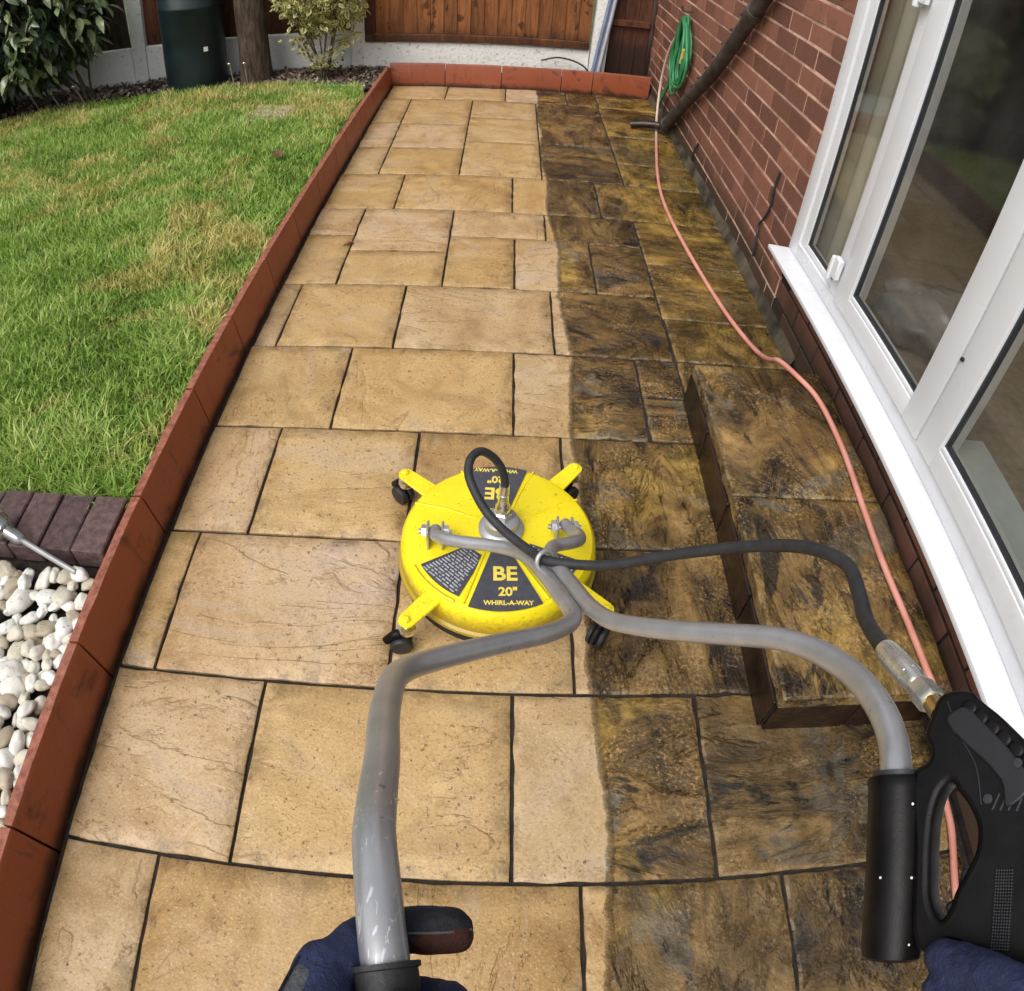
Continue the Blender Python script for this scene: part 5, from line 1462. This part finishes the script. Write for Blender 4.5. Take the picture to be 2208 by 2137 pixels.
b = MB(); b.tube([f0_, f0_.lerp(f1_, .08), f0_.lerp(f1_, .9), f1_], lambda t: 0.0125 if t in (0, 1) else 0.0138, 24); b.build('crimp', M['zinc'], gun, 40)
for k in range(8):
    d = (f1_ - f0_).normalized(); n1v = d.orthogonal().normalized(); n2v = d.cross(n1v); a = 2 * math.pi * k / 8
    q = n1v * math.cos(a) + n2v * math.sin(a)
    b = MB(); b.tube([f0_.lerp(f1_, .15) + q * 0.0136, f0_.lerp(f1_, .8) + q * 0.0136], 0.0012, 6); b.build('crimp_ridge', M['zinc'], gun)
b = MB(); b.tube([f1_, f1_.lerp(f2_, .15)], 0.0105, 18); b.build('neck', M['zinc'], gun)
b = MB(); b.tube([f1_.lerp(f2_, .15), f1_.lerp(f2_, .22), f1_.lerp(f2_, .9), f2_], lambda t: 0.013 if t in (0, 1) else 0.0148, 6); b.build('hex_nut', M['zinc'], gun, 20)
b = MB(); b.tube([f2_, f3_], 0.0108, 16); b.build('inlet', M['brass'], gun)

GT0, GT1, GTW = (0.1431, -0.0704), (0.1851, -0.1167), (0.0016, 0.0015)
gr_ = MB()
for a_ in range(7):
    for i in range(26):
        u, v_ = GT0[0] + (GT1[0] - GT0[0]) * i / 25 + GTW[0] * a_, GT0[1] + (GT1[1] - GT0[1]) * i / 25 + GTW[1] * a_
        if True: gr_.lathe([(0.0016, 0.0), (0.0012, 0.0012), (0.0003, 0.0015)], GM @ Vector((u, v_, 0.0149)), 6, GN, False)
tag(gr_.build('grip_texture', M['plastic_grey'], gun, 60), kind='stuff')
b = MB(); b.tube([GM @ Vector(p) for p in ((0.0113, 0.0059, 0.0152), (0.0405, -0.0096, 0.0152), (0.0696, -0.0197, 0.0152), (0.0964, -0.0408, 0.0152))], 0.0010, 6, True, False, 4); b.build('mould_line', M['plastic_grey'], gun)
# ================================================================== THE PERSON HOLDING IT: gloved hands
person = empty('person', (0.12, -0.25, 0.0), 'person in navy work gloves holding both handles of the machine', 'person')
def hand_mesh(chains, name, vox=0.0026):
    b = MB()
    for ch in chains:
        P = [Vector(c[:3]) for c in ch]; Rr = [c[3] for c in ch]
        for (p, r) in zip(P, Rr):
            bm = bmesh.new(); bmesh.ops.create_icosphere(bm, subdivisions=3, radius=r)
            b.add([v.co + p for v in bm.verts], [[v.index for v in f.verts] for f in bm.faces]); bm.free()
        for i in range(len(P) - 1):
            n = 6
            b.tube([P[i].lerp(P[i+1], k / n) for k in range(n + 1)], (lambda a, c: (lambda t: a + (c - a) * t))(Rr[i], Rr[i+1]), 20)
    me = b.mesh(name, 0)
    tmp = bpy.data.objects.new('glove_src', me); col.objects.link(tmp)
    m1 = tmp.modifiers.new('r', 'REMESH'); m1.mode = 'VOXEL'; m1.voxel_size = vox; m1.use_smooth_shade = True
    m2 = tmp.modifiers.new('s', 'SMOOTH'); m2.factor = 0.5; m2.iterations = 7
    dg = bpy.context.evaluated_depsgraph_get()
    out = bpy.data.meshes.new_from_object(tmp.evaluated_get(dg)); out.name = name
    bpy.data.objects.remove(tmp); bpy.data.meshes.remove(me)
    # soft creases in the cloth
    for v in out.vertices:
        q = v.co * 60
        v.co += v.normal * (0.0011 * noise.noise(q) + 0.0006 * noise.noise(q * 2.7))
    for pl in out.polygons: pl.use_smooth = True
    return out
def glove(chains):
    return link('gloved_hand', hand_mesh(chains, 'gloved_hand'), M['navy'], person)
lh = glove([
    [(-0.0859, 0.0310, 1.0687, 0.0195), (-0.0890, -0.0052, 1.0832, 0.023), (-0.0911, -0.0517, 1.0977, 0.025), (-0.0983, -0.1035, 1.1081, 0.027)],        # back of the hand
    [(-0.0803, 0.0371, 1.0524, 0.0155), (-0.0845, 0.0052, 1.0586, 0.018), (-0.0865, -0.0412, 1.0719, 0.020), (-0.0948, -0.1030, 1.0977, 0.026)],            # palm side
    [(-0.0912, -0.0318, 1.1013, 0.020), (-0.0763, -0.0233, 1.1087, 0.017), (-0.0551, -0.0085, 1.1055, 0.0158), (-0.0276, 0.0064, 1.1002, 0.015), (-0.0064, 0.0085, 1.0907, 0.0135)],  # thumb over the grip
    [(-0.0790, 0.0340, 1.0680, 0.0160), (-0.0700, 0.0540, 1.0460, 0.0150), (-0.0480, 0.0630, 1.0370, 0.0150), (-0.0130, 0.0660, 1.0400, 0.0140)],          # index finger
    [(-0.0857, 0.0084, 1.0539, 0.0158), (-0.0690, 0.0188, 1.0268, 0.0150), (-0.0376, 0.0209, 1.0247, 0.0145), (-0.0125, 0.0188, 1.0414, 0.0135), (-0.0104, 0.0146, 1.0602, 0.0125)],
    [(-0.0872, -0.0168, 1.0601, 0.0152), (-0.0672, -0.0105, 1.0349, 0.0145), (-0.0357, -0.0105, 1.0349, 0.0140), (-0.0105, -0.0126, 1.0517, 0.0130), (-0.0095, -0.0147, 1.0685, 0.0120)],
    [(-0.0882, -0.0420, 1.0706, 0.0140), (-0.0651, -0.0399, 1.0475, 0.0135), (-0.0357, -0.0399, 1.0475, 0.0128), (-0.0126, -0.0399, 1.0622, 0.0120)],
])
def strip(path, r, mat, parent, name):
    b = MB(); b.tube(path, r, 6, True, False, 4); return b.build(name, mat, parent, 80)
# darker palm cloth along the pointing finger, worn brown at the tip
strip([(-0.072, 0.050, 1.0605), (-0.052, 0.0575, 1.0535), (-0.030, 0.0590, 1.0555), (-0.012, 0.0605, 1.0560), (0.000, 0.0635, 1.0500)], 0.0009, M['knuckle'], lh, 'seam')
strip([(-0.0933, -0.0212, 1.1241), (-0.0742, -0.0127, 1.1273), (-0.0509, 0.0021, 1.1225), (-0.0254, 0.0148, 1.1156), (-0.0064, 0.0148, 1.1055)], 0.0009, M['knuckle'], lh, 'seam')
strip([(-0.0987, 0.0362, 1.0846), (-0.1064, 0.0052, 1.1001), (-0.1105, -0.0362, 1.1140)], 0.0009, M['glove_black'], lh, 'seam')
pal = link('finger_pad', hand_mesh([[(-0.050, 0.061, 1.0400, 0.0147), (-0.027, 0.063, 1.0420, 0.0146), (-0.012, 0.0645, 1.0430, 0.0139)]], 'finger_pad', 0.0022), M['glove_black'], lh)
pal2 = link('fingertip', hand_mesh([[(-0.030, 0.0580, 1.0440, 0.0118), (-0.010, 0.0600, 1.0450, 0.0120)]], 'fingertip', 0.0022), M['glove_brown'], lh)
pk = link('knuckle_panel', hand_mesh([[(-0.0916, 0.0207, 1.0806, 0.0135), (-0.0963, -0.0124, 1.0946, 0.0155), (-0.0994, -0.0517, 1.1091, 0.017)]], 'knuckle_panel', 0.0024), M['knuckle'], lh)
b = MB(); b.tube([(-0.095, -0.10, 1.118), (-0.112, -0.16, 1.13), (-0.15, -0.30, 1.17), (-0.18, -0.42, 1.22)], lambda t: 0.036 + 0.012 * t, 20, True, False, 5); b.build('sleeve', M['navy'], person, 80)
rh = glove([
    [(0.3685, 0.0207, 0.9797, 0.016), (0.3747, 0.0093, 0.9922, 0.0205), (0.3798, -0.0041, 1.0170, 0.0215), (0.3861, -0.0259, 1.0439, 0.023), (0.4088, -0.0621, 1.0594, 0.027)],
    [(0.3622, -0.0041, 0.9766, 0.015), (0.3685, -0.0186, 0.9942, 0.0185), (0.3767, -0.0393, 1.0253, 0.021), (0.4037, -0.0776, 1.0491, 0.027)],
    [(0.3602, -0.0310, 0.9797, 0.0145), (0.3664, -0.0455, 0.9984, 0.0175), (0.3767, -0.0642, 1.0253, 0.021), (0.4037, -0.0983, 1.0439, 0.027)],
    [(0.3622, -0.0569, 0.9859, 0.0135), (0.3685, -0.0683, 1.0025, 0.016), (0.3809, -0.0849, 1.0273, 0.019), (0.4088, -0.1138, 1.0439, 0.025)],
    [(0.4140, -0.0725, 1.0646, 0.025), (0.4450, -0.0310, 1.0543, 0.018), (0.4606, 0.0000, 1.0387, 0.016), (0.4626, 0.0259, 1.0232, 0.0145)],
    [(0.4088, -0.0828, 1.0543, 0.029), (0.4347, -0.1242, 1.0543, 0.03), (0.4554, -0.1656, 1.0594, 0.03)],
])
b = MB(); b.tube([(0.448, -0.158, 1.06), (0.47, -0.24, 1.07), (0.49, -0.38, 1.10), (0.49, -0.50, 1.15)], lambda t: 0.038 + 0.012 * t, 20, True, False, 5); b.build('sleeve', M['navy'], person, 80)
